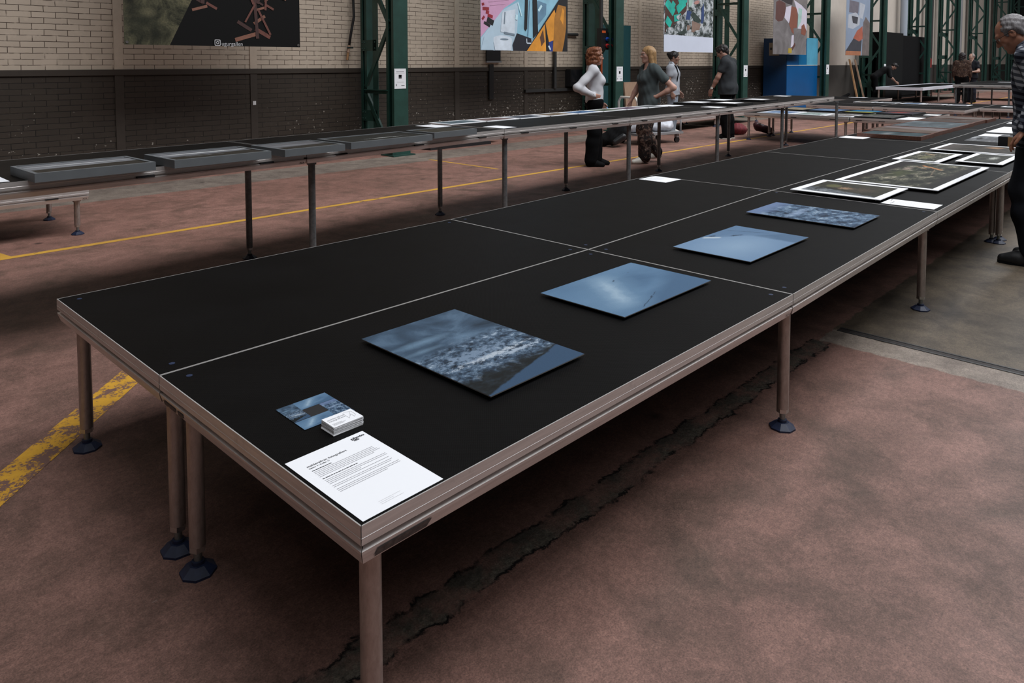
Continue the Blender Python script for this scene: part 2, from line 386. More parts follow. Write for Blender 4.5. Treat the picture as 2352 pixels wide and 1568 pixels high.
# ------------------------------------------------------------------ riveted lattice columns
def column_parts():
    P = {}
    def ibeam(y, wx, wy, h):
        b = MB(); t = .014
        b.box(-wx / 2, wx / 2, y - wy / 2, y - wy / 2 + t, 0, h, M['green']); b.box(-wx / 2, wx / 2, y + wy / 2 - t, y + wy / 2, 0, h, M['green'])
        b.box(-.012, .012, y - wy / 2, y + wy / 2, 0, h, M['green'])
        for sx in (-1, 1):      # angle legs riveted to the flanges
            b.box(sx * wx / 2 - t / 2, sx * wx / 2 + t / 2, y - wy / 2, y - wy / 2 + .06, 0, h, M['green'])
            b.box(sx * wx / 2 - t / 2, sx * wx / 2 + t / 2, y + wy / 2 - .06, y + wy / 2, 0, h, M['green'])
        return b
    P['post'] = [ibeam(8.40, .27, .20, ZC), ibeam(9.15, .22, .17, ZC)]
    br = []
    yn, yf, z, k = 8.46, 9.08, .02, 0
    zs = [0.06, 1.05, 2.10, 3.15, 4.2, 5.25, 6.3, 7.35, 8.4, 9.4]
    for sx in (-1,):
        for i in range(9):
            ya, yb = (yn, yf) if i % 2 == 0 else (yf, yn)
            b = MB(); x = sx * .135
            p0 = (x, ya, zs[i] + .05); p1 = (x, yb, zs[i + 1] - .05)
            b.bar(p0, p1, .012, .075, M['green'], up=(0, 1, 0)); b.bar((x + sx * -.03, ya, zs[i] + .05), (x + sx * -.03, yb, zs[i + 1] - .05), .06, .012, M['green'], up=(0, 1, 0)); br.append(b)
    P['brace'] = br
    st = []
    for z in (1.05, 3.15, 5.25, 7.35):
        for sx in (-1,):
            b = MB(); x = sx * .135
            b.box(x - .035, x + .035, yn, yf, z - .008, z + .008, M['green']); b.box(x - .006, x + .006, yn, yf, z - .06, z + .008, M['green']); st.append(b)
    P['strut'] = st
    tp = []
    for z in (.62, 1.78, 2.9):
        b = MB(); b.box(-.128, -.114, 8.78, 9.2, z - .09, z + .09, M['green'])
        for yy in (8.82, 9.1, 9.17):
            for zz in (-.05, .05): b.ball((-.13, yy, z + zz), .012, M['green'], 8, 5)
        tp.append(b)
    b = MB(); b.box(-.128, -.118, 8.74, 8.88, .1, ZC, M['green']); b.box(-.118, -.05, 8.87, 8.88, .1, ZC, M['green']); tp.append(b)
    P['tie_plate'] = tp
    b = MB(); b.box(-.22, .22, 8.22, 8.56, 0, .02, M['green']); b.box(-.18, .18, 8.3, 8.5, .02, .09, M['green']); b.box(-.2, .2, 9.0, 9.28, 0, .02, M['green'])
    P['base_plate'] = [b]
    return P
CP = column_parts()
COLX = [6.53, 12.5, 18.42, 24.3, 30.1, 36.2, 41.2, 47.3, 53.5, 58.8]
CLAB = ['green riveted lattice column nearest the camera, beside the first poster',
        'green riveted lattice column with the black socket box and teal sheet',
        'green riveted lattice column behind the man in the dark shirt',
        'green riveted lattice column at the right end of the blue locker',
        'green riveted lattice column right of the hammock poster and the timber planks',
        'green riveted lattice column standing in front of the black partition with the door handle',
        'green riveted lattice column left of the couple in the distance',
        'green riveted lattice column right behind the couple in the distance',
        'distant dark green lattice column just left of the grey-haired man\'s head',
        'farthest lattice column at the dark end of the hall']
CLAB[4] = 'green riveted lattice column right of the fifth poster and the timber planks'
_cm = {}
for ci, cx in enumerate(COLX):
    root = empty('lattice_column', (cx, 0, 0), 0, CLAB[ci], 'column', 'riveted lattice columns along the wall')
    root.location = (cx, 8.4, 0)
    for nm, bs in CP.items():
        for k, bb in enumerate(bs):
            if (nm, k) not in _cm:
                bb.v = [(x, y - 8.4, z) for x, y, z in bb.v]
                o = bb.build(nm, root); _cm[(nm, k)] = o
            else:
                o = _cm[(nm, k)].copy(); COL.objects.link(o); o.parent = root

# ------------------------------------------------------------------ stage modules
RAILP = [(0, 0), (0, -.0250), (-.0007, -.0258), (0, -.0268), (0, -.0400), (.0125, -.0405), (.0125, -.0495), (0, -.0530), (.0012, -.060), (.0095, -.0845), (.034, -.0845), (.034, -.02), (.003, -.02), (.003, 0)]
_legc = {}
def leg_mesh(H, kind):
    if (H, kind) in _legc: return _legc[(H, kind)]
    b = MB(); top = H - .083; nut = .072
    tm = M['galv'] if H > .85 else M['tube']
    b.cyl((0, 0, nut + .01), (0, 0, top), .0232, tm, n=20)
    b.cyl((0, 0, top - .018), (0, 0, top + .002), .032, tm, n=16)
    n_ = MB(); n_.cyl((0, 0, nut - .006), (0, 0, nut + .012), .0236, M['zinc'], n=6, smooth=False); n_.cyl((0, 0, .02), (0, 0, nut), .0115, M['thread'], n=12)
    f = MB()
    f.cyl((0, 0, 0), (0, 0, .007), .052, M['navy'], n=8, smooth=False); f.cyl((0, 0, .007), (0, 0, .026), .052, M['navy'], .026, n=8, smooth=False)
    f.cyl((0, 0, .026), (0, 0, .036), .018, M['navy'], n=10)
    _legc[(H, kind)] = (b, n_, f, [None, None, None]); return _legc[(H, kind)]
def add_leg(root, H, x, y, rz=0.2):
    b, n_, f, cache = leg_mesh(H, 0)
    if cache[0] is None:
        a = b.build('leg', root); c = n_.build('levelling_screw', a); d = f.build('foot', a); cache[:] = [a, c, d]
    else:
        a = cache[0].copy(); COL.objects.link(a); a.parent = root
        for q in cache[1:]:
            e = q.copy(); COL.objects.link(e); e.parent = a
    a.location = (x, y, 0); a.rotation_euler = (0, 0, rz)
    return a
def stage(c, H, label, group, legs, slots=(), caps=False, stamp=None, railm='alu', deckm='deck', marks=()):
    """c: four world corners (counter-clockwise, first = origin)"""
    o = Vector((*c[0], 0)); q = [Vector((*p, 0)) - o for p in c]
    root = empty('stage_platform', o, 0, label, 'stage platform', group)
    g = .0012
    ctr = sum(q, Vector()) / 4
    b = MB(); ins = .0036
    E = [(q[(i + 1) % 4] - q[i]).normalized() for i in range(4)]
    def inset(i, d):   # corner i moved inwards by d along both edges
        return q[i] + E[i] * d - E[i - 1] * d
    b.face([inset(i, ins) + Vector((0, 0, H - .0006)) for i in range(4)], M[deckm], uv=[(0, 0), (1, 0), (1, 1), (0, 1)])
    b.face([inset(i, .03) + Vector((0, 0, H - .02)) for i in (3, 2, 1, 0)], M['darkboard'])
    b.build('deck', root)
    for i in range(4):
        j = (i + 1) % 4; r = MB(); vs = []
        for k, sgn in ((i, 1), (j, -1)):
            for t, z in RAILP:
                vs.append(inset(k, t + g) + E[i] * (sgn * .0011) + Vector((0, 0, H + z)))
        nP = len(RAILP)
        fs = [(a, nP + a, nP + (a + 1) % nP, (a + 1) % nP) for a in range(nP)]
        fs = [f[::-1] for f in fs] + [tuple(range(nP)), tuple(range(2 * nP - 1, nP - 1, -1))]
        r.mesh(vs, fs, M[railm]); r.mi[len(r.f) - 3] = r.mat(M['rim'])
        if (i, 'stamp') == (stamp, 'stamp') or (stamp is not None and i == stamp):
            L = (q[j] - q[i]).length; nrm = Vector((E[i].y, -E[i].x, 0))
            down = (Vector((0, 0, -.0245)) - nrm * .0083).normalized()
            r.text('ALA', .021, q[i] + E[i] * (L - .052) + nrm * -.0075 + Vector((0, 0, H - .081)), E[i], -down, M['stamp'], sx=.9)
        for (mi, s0, s1) in marks:
            if mi == i:
                nrm = Vector((E[i].y, -E[i].x, 0))
                a_ = q[i] + Vector((0, 0, H - .0625)) - nrm * .0013; b_ = q[i] + Vector((0, 0, H - .080)) - nrm * .0073
                r.face([b_ + E[i] * s0, b_ + E[i] * s1, a_ + E[i] * (s1 + .01), a_ + E[i] * (s0 + .006)], M['grime'])
        ro = r.build('rail', root)
        if i in slots:
            L = (q[j] - q[i]).length; nrm = Vector((E[i].y, -E[i].x, 0))
            for fr in (.14, .5, .86):
                m_ = MB(); p = q[i] + E[i] * (L * fr) + Vector((0, 0, H - .0475))
                m_.bar(p - E[i] * .048 - nrm * .005, p + E[i] * .048 - nrm * .005, .016, .010, M['blackslot'], up=(0, 0, 1)); m_.build('slot_cap', ro)
    for (lx, ly) in legs: add_leg(root, H, lx, ly, .25)
    if caps:
        for i in range(4):
            if i == 0 and c[0] == (0, 0): continue
            p = inset(i, .062) + Vector((0, 0, H)); m_ = MB(); m_.cyl(p - Vector((0, 0, .006)), p + Vector((0, 0, .0002)), .009, M['bolt'], n=14); m_.build('screw_cap', root)
    return root

GR = [[(0, 0), (0, 1), (0, 2)], [(2, 0), (2, 1), (2, 2)], [(4.18, .04), (4.21, 1.09), (4.20, 2.09)], [(6.38, .06), (6.36, 1.11), (6.38, 2.15)],
      [(8.45, .07), (8.47, 1.11), (8.47, 2.17)], [(10.7, .10), (10.7, 1.15), (10.7, 2.20)], [(13.2, .12), (13.2, 1.18), (12.95, 2.2)]]
ML = [['nearest black stage platform, carrying the white info sheet and the business cards', 'empty black stage platform at the near left corner of the big table'],
      ['black stage platform carrying two blue prints, second from the near end, right row', 'empty black stage platform, second from the near end on the left'],
      ['black stage platform under the white-bordered forest prints', 'empty black stage platform with a white sheet lying at its near left corner'],
      ['black stage platform under the long forest print beside the man in plaid', 'empty black stage platform in front of the wooden-framed pictures'],
      ['black stage platform under the black-and-white cloud print', 'black stage platform under the nearest two wooden-framed pictures'],
      ['black stage platform far right under loose white sheets', 'black stage platform under the farthest wooden-framed pictures']]
for i in range(6):
    for j in range(2):
        c = [GR[i][j], GR[i + 1][j], GR[i + 1][j + 1], GR[i][j + 1]]
        w = c[3][1] - c[0][1]; L = c[1][0] - c[0][0]
        legs = [(.07, .07), (.07, w - .07)] if i == 0 else [(.085, .07), (.085, w - .07)]
        if i == 1: legs += [(2.07, .09), (2.07, w - .05)]
        if i == 3 and j == 0: legs += [(-.07 + .02, .10)]
        if i == 5: legs += [(L - .08, .1), (L - .08, w - .1)]
        if i == 2: legs = [(1.2, w - .07), (.6, w - .07)] if j else [(L - .06, .07), (L - .06, w - .07)]
        if i == 0 and j == 0: mk = ((0, .035, .17), (3, .02, .05), (3, .055, .10), (3, .115, .15))
        else: mk = ()
        stage(c, .585, ML[i][j], 'stage platforms of the big black table', legs, caps=i < 2, stamp=0 if (i, j) == (0, 0) else None, marks=mk)
LF = [(-2.2, 2.97), (-.3, 3.06), (1.78, 3.18), (3.85, 3.37), (5.78, 3.37), (7.85, 3.43), (10.03, 3.53), (12.39, 3.68)]
LL = [None, 'black stage platform of the tall left table under the two nearest grey-framed prints',
      'black stage platform of the tall left table under the last grey-framed prints',
      'black stage platform of the tall left table where the row of white-bordered prints starts',
      'black stage platform of the tall left table in front of the red-haired woman',
      'black stage platform of the tall left table in front of the blonde woman',
      'black stage platform of the tall left table under the black-framed prints',
      'last black stage platform at the far end of the tall left table']
for i in range(7):
    a, b_ = LF[i], LF[i + 1]
    d = Vector((b_[0] - a[0], b_[1] - a[1])).normalized(); nn = Vector((-d.y, d.x))
    c = [a, b_, (b_[0] + nn.x * 1.0, b_[1] + nn.y * 1.0), (a[0] + nn.x * 1.0, a[1] + nn.y * 1.0)]
    L = b_[0] - a[0]
    lg = [(.08, .075), (.05, .93)]
    if i == 6: lg += [(L - .1, .07), (L - .15, .93)]
    if i == 0: continue
    stage(c, .90, LL[i], 'stage platforms of the tall left table', lg, slots=(0,), stamp=0 if i in (1, 2) else None)
def rect(x0, x1, y0, y1): return [(x0, y0), (x1, y0), (x1, y1), (x0, y1)]
def st2(x0, x1, y0, y1, H, label, group, slots=(), stamp=None, **k):
    L, w = x1 - x0, y1 - y0
    return stage(rect(x0, x1, y0, y1), H, label, group, [(.08, .07), (.08, w - .07), (L - .08, .07), (L - .08, w - .07)], slots=slots, stamp=stamp, **k)
GL = 'low stage platforms along the brick wall'
st2(-.78, 1.25, 5.87, 6.87, .39, 'low stage platform at the left edge of the picture, below the tall table', GL, (0,), 0)
st2(12.9, 15.05, 7.27, 8.27, .28, 'low stage platform behind the blonde woman, near the dark-shirted man', GL)
st2(15.08, 17.2, 7.27, 8.27, .28, 'low stage platform ending above the dark red bag', GL)
GA = 'stage platforms of the cross table'
TA_H = .53
st2(12.661, 13.722, 3.532, 5.486, TA_H, 'stage platform of the cross table under the white-bordered prints', GA, (3,))
st2(13.743, 14.805, 3.532, 5.486, TA_H, 'stage platform of the cross table under the cream and blue paintings', GA)
st2(12.682, 13.743, 2.471, 3.511, TA_H, 'stage platform of the cross table under the rock photograph and white sheet', GA, (3,))
st2(13.818, 14.837, 2.471, 3.511, TA_H, 'stage platform of the cross table under the dark red-spotted painting', GA)
GB = 'low stage platforms in the middle distance'
st2(18.75, 20.05, 5.09, 6.75, .39, 'low middle-distance stage platform at the left, front row', GB, (3,))
st2(18.75, 20.05, 3.08, 5.07, .39, 'low middle-distance stage platform at the right end of the front row', GB, (3,))
st2(20.08, 22.1, 5.09, 6.9, .39, 'low middle-distance stage platform behind the front row, left half, under small prints', GB)
st2(20.08, 22.1, 3.08, 5.07, .39, 'low middle-distance stage platform behind the front row, right half, under small prints', GB)
st2(20.08, 22.1, .9, 3.06, .39, 'low middle-distance stage platform left of the plaid-shirted man', GB, (3,))
st2(22.13, 24.2, 6.25, 8.1, .39, 'low stage platform with pale edge in front of the timber planks', GB)
GD = 'tall distant stage platforms at the right'
st2(22.9, 24.9, 2.9, 4.3, .88, 'tall distant stage platform in front of the couple', GD, (3,))
st2(22.9, 24.9, 1.0, 2.88, .88, 'tall distant stage platform behind the plaid-shirted man', GD, (3,))
st2(24.92, 28.9, 2.4, 4.55, .88, 'tall distant stage platform farther back, near the couple', GD)
# white-rimmed table in the distance
wt = empty('white_rimmed_table', (28.8, 6.6, 0), 0, 'distant low table with thick white padded rim, the man in black leans on it', 'table')
b = MB(); b.box(.16, 7.0, .14, 1.46, .54, .575, M['deck']); b.build('tabletop', wt)
for x0, x1, y0, y1 in ((0, 7.2, 0, .16), (0, 7.2, 1.44, 1.6), (0, .18, .16, 1.44), (7.02, 7.2, .16, 1.44)):
    b = MB(); b.box(x0, x1, y0, y1, .49, .59, M['whiterim']); b.build('rim', wt)
for x in (.1, 2.4, 4.8, 7.1):
    for y in (.08, 1.52):
        b = MB(); b.cyl((x, y, 0), (x, y, .49), .035, M['tube'], n=10); b.build('leg', wt)
for k, (x, y, w) in enumerate(((33.5, 3.0, 3.3), (37.5, 2.2, 3.0))):
    st2(x, x + 2, y, y + w, .42, ('farther', 'farthest')[k] + ' low grey stage platform seen under the tall distant table', 'low stage platforms in the far distance', deckm='deck')

# ------------------------------------------------------------------ printed pictures
def art(name, stops, scale=4, st=(1, 1, 1), dist=0.5, detail=6, rough=.6, blobs=(), lines=(), halves=(), gloss=.62, vgrad=0.0, fine=0.0):
    """abstract photographic print in its own UV space; stops are 8-bit colours"""
    g = NG(name, gloss, 0, .22); uv = g.tc('UV'); s = g.sep(uv); u, v = s[0], s[1]
    n = g.noise(g.map(uv, (st[0], st[1], 1)), scale, detail, rough, dist)
    f = g.mask(n, .37, .63) if rough >= .7 else g.mask(n, .28, .72)
    if vgrad: f = g.math('ADD', g.math('MULTIPLY', f, 1 - abs(vgrad)), g.math('MULTIPLY', v if vgrad > 0 else g.math('SUBTRACT', 1.0, v), abs(vgrad)))
    k = len(stops)
    col = g.ramp(f, [(i / (k - 1), argb(*c)) for i, c in enumerate(stops)])
    n2 = g.noise(uv, 9, 5, .65, .3)
    nn = g.math('SUBTRACT', n2, .5)
    n3 = g.math('SUBTRACT', g.noise(g.map(uv, (1, 2.2, 1)), 15, 9, .75, .2), .5)
    for (a, b, c, color, soft, wob) in halves:      # region where a*u+b*v > c
        e = g.math('ADD', g.math('ADD', g.math('MULTIPLY', u, a), g.math('MULTIPLY', v, b)), g.math('MULTIPLY', nn, wob))
        cc = color if not isinstance(color, tuple) or len(color) != 3 else argb(*color)
        if isinstance(color, list):                  # textured region
            m_ = g.noise(g.map(uv, (color[1], color[2], 1)), color[0], 10, .74, color[3])
            cc = g.ramp(g.mask(m_, .36, .64), [(i / (len(color[4]) - 1), argb(*q)) for i, q in enumerate(color[4])])
        col = g.mix(g.mask(e, c - soft, c + soft), col, cc)
    for (cu, cv, ru, rv, color, soft, wob) in blobs:
        du = g.math('MULTIPLY', g.math('SUBTRACT', u, cu), 1 / ru); dv = g.math('MULTIPLY', g.math('SUBTRACT', v, cv), 1 / rv)
        d = g.math('SQRT', g.math('ADD', g.math('MULTIPLY', du, du), g.math('MULTIPLY', dv, dv)))
        d = g.math('ADD', d, g.math('MULTIPLY', n3 if wob > 2 else nn, wob * (1.4 if wob > 2 else 1)))
        col = g.mix(g.mask(d, 1.0, 1.0 - soft), col, argb(*color))
    for (ua, va, ub, vb, w, color, wob) in lines:    # soft stroke
        L = math.hypot(ub - ua, vb - va); dx, dy = (ub - ua) / L, (vb - va) / L
        pu = g.math('SUBTRACT', u, ua); pv = g.math('SUBTRACT', v, va)
        al = g.math('ADD', g.math('MULTIPLY', pu, dx), g.math('MULTIPLY', pv, dy))
        ac = g.math('ADD', g.math('ADD', g.math('MULTIPLY', pu, -dy), g.math('MULTIPLY', pv, dx)), g.math('MULTIPLY', nn, wob))
        e_ = L * .22 if w > .05 else .03; mk = g.math('MULTIPLY', g.mask(g.math('ABSOLUTE', ac), w, w * (.05 if w > .05 else .3)), g.math('MULTIPLY', g.mask(al, 0, e_), g.mask(al, L, L - e_)))
        col = g.mix(mk, col, argb(*color))
    if fine:
        q = g.mask(g.noise(uv, 120, 2, .6), .3, .7)
        col = g.mix(fine, col, g.mix(q, (.5, .5, .5, 1), (1.5, 1.5, 1.5, 1)), 'MULTIPLY')
    g.col(col); return g.m
A = {}
A['mountain'] = art('print_mountain_storm', [(42, 58, 76), (72, 95, 121), (112, 140, 170)], 2.2, (1, 2.4, 1), .6, 5, .55, fine=.18, gloss=.5,
    halves=[(.05, -1, -.55, [9, 1, 2.0, .25, [(20, 28, 40), (52, 70, 92), (98, 122, 150), (176, 194, 216)]], .03, .14),
            (0, -1, -.20, [9, 1, 3, .3, [(14, 18, 21), (26, 33, 38), (42, 54, 66)]], .03, .2),
            (.17, -1, -.015, (60, 87, 119), .006, .05)],
    blobs=[(.50, .335, .36, .028, (196, 208, 226), .5, 4.5), (.72, .29, .26, .022, (176, 192, 214), .5, 5.0), (.40, .40, .3, .05, (130, 152, 180), .4, 5.0), (.3, .72, .35, .05, (118, 148, 178), 1, .8), (.18, .62, .22, .03, (112, 140, 168), 1, 1)])
A['snowfield'] = art('print_snowfield', [(80, 113, 150), (98, 133, 170), (112, 146, 182)], 1.6, (1, 1.5, 1), .4, 4, .5, fine=.12,
    halves=[(.6, -1, .12, (78, 110, 146), .10, .06)],
    lines=[(.05, -.05, .62, 1.1, .30, (114, 148, 182), .1), (.15, .08, .55, .98, .15, (142, 172, 202), .12), (.22, .2, .47, .8, .06, (162, 188, 214), .12), (.22, .03, .54, .215, .006, (58, 80, 108), .05), (.40, .13, .45, .16, .016, (40, 56, 78), .04), (.51, .70, .56, .74, .012, (46, 66, 92), .04), (.75, .78, .79, .8, .008, (60, 82, 110), .02)])
A['cornice'] = art('print_snow_cornice', [(112, 143, 180), (122, 153, 190), (132, 162, 198)], 1.0, (1, 1, 1), .3, 3, .5, fine=.1,
    blobs=[(.35, .45, .5, .5, (146, 174, 206), 1, .2)],
    halves=[(1, 0, .75, (88, 118, 153), .02, .03), (1, .88, 1.25, (100, 131, 168), .012, .03)],
    lines=[(.40, .98, .52, .80, .035, (196, 210, 226), .02), (.47, .95, .55, .90, .022, (40, 56, 78), .05), (.62, .78, .72, .66, .022, (54, 74, 100), .12), (.78, .96, .93, .45, .007, (58, 80, 108), .05)])
A['ridge'] = art('print_mountain_ridge', [(22, 36, 56), (48, 72, 102), (104, 132, 164), (182, 200, 220)], 5.5, (.9, 1.7, 1), .35, 10, .76, fine=.1,
    blobs=[(.45, .62, .45, .06, (150, 172, 206), 1, 1.6)], halves=[(0, 1, .86, (112, 134, 176), .08, .15)])
FOR = [(8, 10, 8), (34, 37, 29), (84, 85, 72), (190, 180, 162)]
A['root'] = art('print_tree_root', [(28, 28, 25), (52, 50, 40), (74, 70, 54)], 5, (1.4, 1, 1), .3, 10, .74, fine=.25,
    halves=[(-1, .35, -.05, [5, 1, 1.6, .6, [(60, 64, 70), (108, 114, 122), (165, 170, 178)]], .03, .3)],
    blobs=[(.62, .76, .16, .12, (96, 96, 62), .3, .6), (.5, .55, .12, .13, (170, 138, 112), .8, 3.2), (.5, .32, .25, .2, (86, 74, 62), .9, 3.5), (.3, .85, .3, .06, (34, 34, 34), .8, 2.2)])
A['forest'] = art('print_forest_floor', FOR, 5, (1.2, 1, 1), .3, 10, .76, fine=.3,
    halves=[(.1, 1, .88, (30, 24, 22), .06, .12), (0, -1, -.16, (26, 25, 24), .08, .2)],
    blobs=[(.45, .66, .22, .16, (72, 78, 48), .9, 1.8), (.66, .72, .09, .06, (160, 142, 132), .8, 2)],
    lines=[(.72, .32, .86, .66, .020, (206, 140, 90), .05), (.70, .5, .80, .70, .008, (170, 130, 100), .05), (.60, .62, .72, .80, .008, (150, 138, 124), .05), (.45, .30, .74, .42, .010, (128, 112, 96), .03), (.28, .88, .42, .70, .010, (140, 134, 120), .03)])
A['clearing'] = art('print_forest_clearing', FOR, 6, (1, 1, 1), .3, 10, .76, fine=.3, blobs=[(.42, .5, .25, .22, (120, 118, 84), .9, 2.2)], lines=[(.70, .42, .80, .80, .03, (206, 172, 136), .03)])
A['brook'] = art('print_forest_brook', FOR[:3], 6, (1, 1, 1), .3, 10, .76, fine=.3, blobs=[(.55, .38, .22, .16, (190, 192, 188), .8, 2.4)])
A['trunk'] = art('print_long_trunk', [(18, 18, 16), (48, 44, 38), (84, 74, 64)], 6, (.8, 1.4, 1), .3, 10, .76, fine=.3, halves=[(0, 1, .85, (84, 76, 74), .1, .2)], blobs=[(.75, .45, .2, .13, (160, 124, 94), .8, 1.6)])
for k, c, bl in (('a', [(96, 98, 104), (128, 130, 138), (150, 152, 160)], [(.5, .72, .75, .05, (214, 216, 224), .8, 1.0), (.55, .52, .6, .03, (170, 172, 180), .8, 1.4)]), ('b', [(70, 72, 78), (112, 114, 122), (160, 162, 172)], [(.5, .70, .8, .07, (224, 226, 232), .8, 1.2), (.4, .35, .3, .02, (150, 152, 160), .8, 2.0)]),
        ('c', [(84, 84, 90), (108, 108, 114), (128, 130, 136)], [(.4, .6, .5, .12, (140, 142, 150), 1, .8)]), ('d', [(26, 26, 26), (36, 36, 34), (46, 45, 42)], [(.55, .34, .26, .025, (225, 228, 230), .6, 2.4)]), ('e', [(44, 42, 36), (54, 51, 43), (64, 60, 50)], [(.5, .66, .03, .02, (150, 140, 120), .6, 1)])):
    A['sea_' + k] = art('print_grey_sea_' + k, c, 1.6, (.4, 3.2, 1), .4, 5, .55, halves=[(.12, -1, -.40 if k != 'c' else -.36, (52, 48, 43), .03, .06)] if k in 'abc' else (), blobs=bl)
SM = [('teal', [(30, 44, 54), (92, 112, 124), (150, 164, 172)]), ('rose', [(60, 44, 44), (120, 98, 100), (168, 150, 152)]), ('night', [(20, 22, 28), (64, 70, 86), (128, 140, 160)]),
      ('sand', [(74, 60, 50), (128, 112, 96), (176, 164, 148)]), ('blue', [(30, 50, 90), (70, 110, 160), (150, 180, 210)]), ('moss', [(36, 44, 36), (84, 96, 80), (150, 158, 140)]), ('plum', [(46, 34, 48), (104, 84, 108), (160, 146, 166)]), ('grey', [(70, 72, 76), (120, 124, 130), (170, 174, 180)])]
for k, c in SM: A['small_' + k] = art('print_small_' + k, c, 3, (1, 1, 1), .7, 6, .6)
AK = .42
A['oil_fog'] = art('picture_teal_fog', [(46, 66, 74), (66, 92, 102), (96, 116, 124)], 1.6, (.7, 2, 1), .3, 4, blobs=[(.42, .62, .4, .12, (170, 172, 176), 1, .5), (.45, .42, .35, .06, (40, 62, 74), 1, .8)])
A['oil_dune'] = art('picture_dune', [(92, 74, 66), (128, 108, 98), (146, 130, 122)], 2, (1, 1, 1), .4, 5, halves=[(.9, -.25, .40, (150, 136, 138), .02, .04)])
A['oil_cloud'] = art('picture_clouds', [(70, 74, 78), (104, 118, 128), (168, 174, 182)], 2, (.8, 1.6, 1), .5, 6)
A['oil_dusk'] = art('picture_dusk', [(60, 48, 46), (96, 78, 72), (140, 128, 126)], 2, (.8, 1.4, 1), .5, 5)
A['oil_haze'] = art('picture_haze', [(100, 84, 78), (134, 120, 116), (158, 148, 146)], 1.5, (.6, 2, 1), .4, 4)
AK = .64
A['bwcloud'] = art('print_black_white_cloud', [(26, 26, 30), (96, 98, 104), (196, 200, 208)], 2.2, (.9, 1.5, 1), .8, 8, .68, blobs=[(.55, .75, .3, .14, (14, 15, 18), .8, 1.6)])
A['alp'] = art('print_blue_alps', [(58, 84, 140), (120, 148, 190), (205, 212, 225)], 4, (1, 1.4, 1), .7, 7, .65)
A['seafoam'] = art('print_pale_green_sea', [(96, 120, 124), (150, 168, 168), (205, 212, 212)], 3, (1, 2.2, 1), .6, 7, .65)
A['scree'] = art('print_scree', [(56, 52, 52), (120, 112, 112), (200, 198, 200)], 7, (1, 1, 1), .8, 8, .7)
A['rocks'] = art('print_dark_rocks', [(28, 28, 30), (74, 74, 74), (140, 138, 134)], 6, (1, 1, 1), .8, 8, .7, halves=[(1, 1, 1.72, (60, 84, 40), .1, .3)])
A['cream'] = art('painting_cream', [(120, 108, 92), (160, 146, 126), (188, 176, 156)], 2, (1, 1, 1), .4, 4)
A['lake'] = art('painting_blue_lake', [(54, 80, 122), (92, 122, 164), (150, 168, 196)], 2.4, (.8, 2, 1), .5, 6)
A['yelblue'] = art('painting_yellow_blue', [(128, 124, 44), (158, 150, 60), (180, 170, 90)], 2.5, (1, 1, 1), .6, 5, halves=[(1, .3, .62, (0, 116, 172), .02, .2)])
A['redspot'] = art('painting_red_spots', [(30, 30, 38), (50, 50, 62), (66, 62, 70)], 3, (1, 1, 1), .6, 6, blobs=[(.6, .6, .3, .35, (158, 60, 52), .8, 3.0)])
A['collage'] = art('postcard_picture', [(26, 44, 62), (52, 84, 112), (88, 124, 152)], 2.5, (1, 2, 1), .6, 6)

def panel(name, x0, x1, y0, y1, z, t, am, label, cat, group=None, rot=0.0, edge='boardedge'):
    """mounted print: thin panel carried on a smaller backing so that a shadow gap shows"""
    cx, cy = (x0 + x1) / 2, (y0 + y1) / 2; w, h = (x1 - x0) / 2, (y1 - y0) / 2
    r = empty(name, (cx, cy, z), rot, label, cat, group)
    b = MB(); b.box(-w + .035, w - .035, -h + .035, h - .035, 0, t - .003, M['darkboard']); b.build('backing', r)
    b = MB(); b.box(-w, w, -h, h, t - .003, t, M[edge], A[am]); b.build('picture', r)
    return r
def bordered(name, x0, x1, y0, y1, z, t, bw, am, label, cat, group=None, rot=0.0, frame='white_border', fh=.0):
    cx, cy = (x0 + x1) / 2, (y0 + y1) / 2; w, h = (x1 - x0) / 2, (y1 - y0) / 2
    r = empty(name, (cx, cy, z), rot, label, cat, group)
    b = MB()
    if t > .012:
        if frame == 'white_border':
            k = MB(); k.box(-w + .04, w - .04, -h + .04, h - .04, 0, t - .004, M['darkboard']); k.build('backing', r)
            b.box(-w, w, -h, h, t - .004, t, M[frame])
        else: b.box(-w, w, -h, h, 0, t - .006, M[frame])
    else: b.box(-w, w, -h, h, 0, t, M[frame])
    if t > .012 and frame != 'white_border':
        for a0, a1, c0, c1 in ((-w, w, -h, -h + bw), (-w, w, h - bw, h), (-w, -w + bw, -h + bw, h - bw), (w - bw, w, -h + bw, h - bw)):
            b.box(a0, a1, c0, c1, t - .006, t, M[frame])
        zz = t - .004
    else: zz = t + .0004
    b.build('frame' if frame != 'white_border' else 'mount', r)
    p = MB(); p.box(-w + bw, w - bw, -h + bw, h - bw, zz - .0006, zz, M[frame], A[am]); p.build('picture', r)
    return r
def words(b, x0, x1, y, h, z, m, rnd, ux, uy):
    x = x0
    while x < x1 - .003:
        w = min(rnd.uniform(.4, 1.5) * h * 3.2, x1 - x)
        c = Vector(ux) * x + Vector(uy) * y + Vector((0, 0, z))
        b.face([c, c + Vector(ux) * w, c + Vector(ux) * w + Vector(uy) * h, c + Vector(uy) * h], m)
        x += w + h * .55
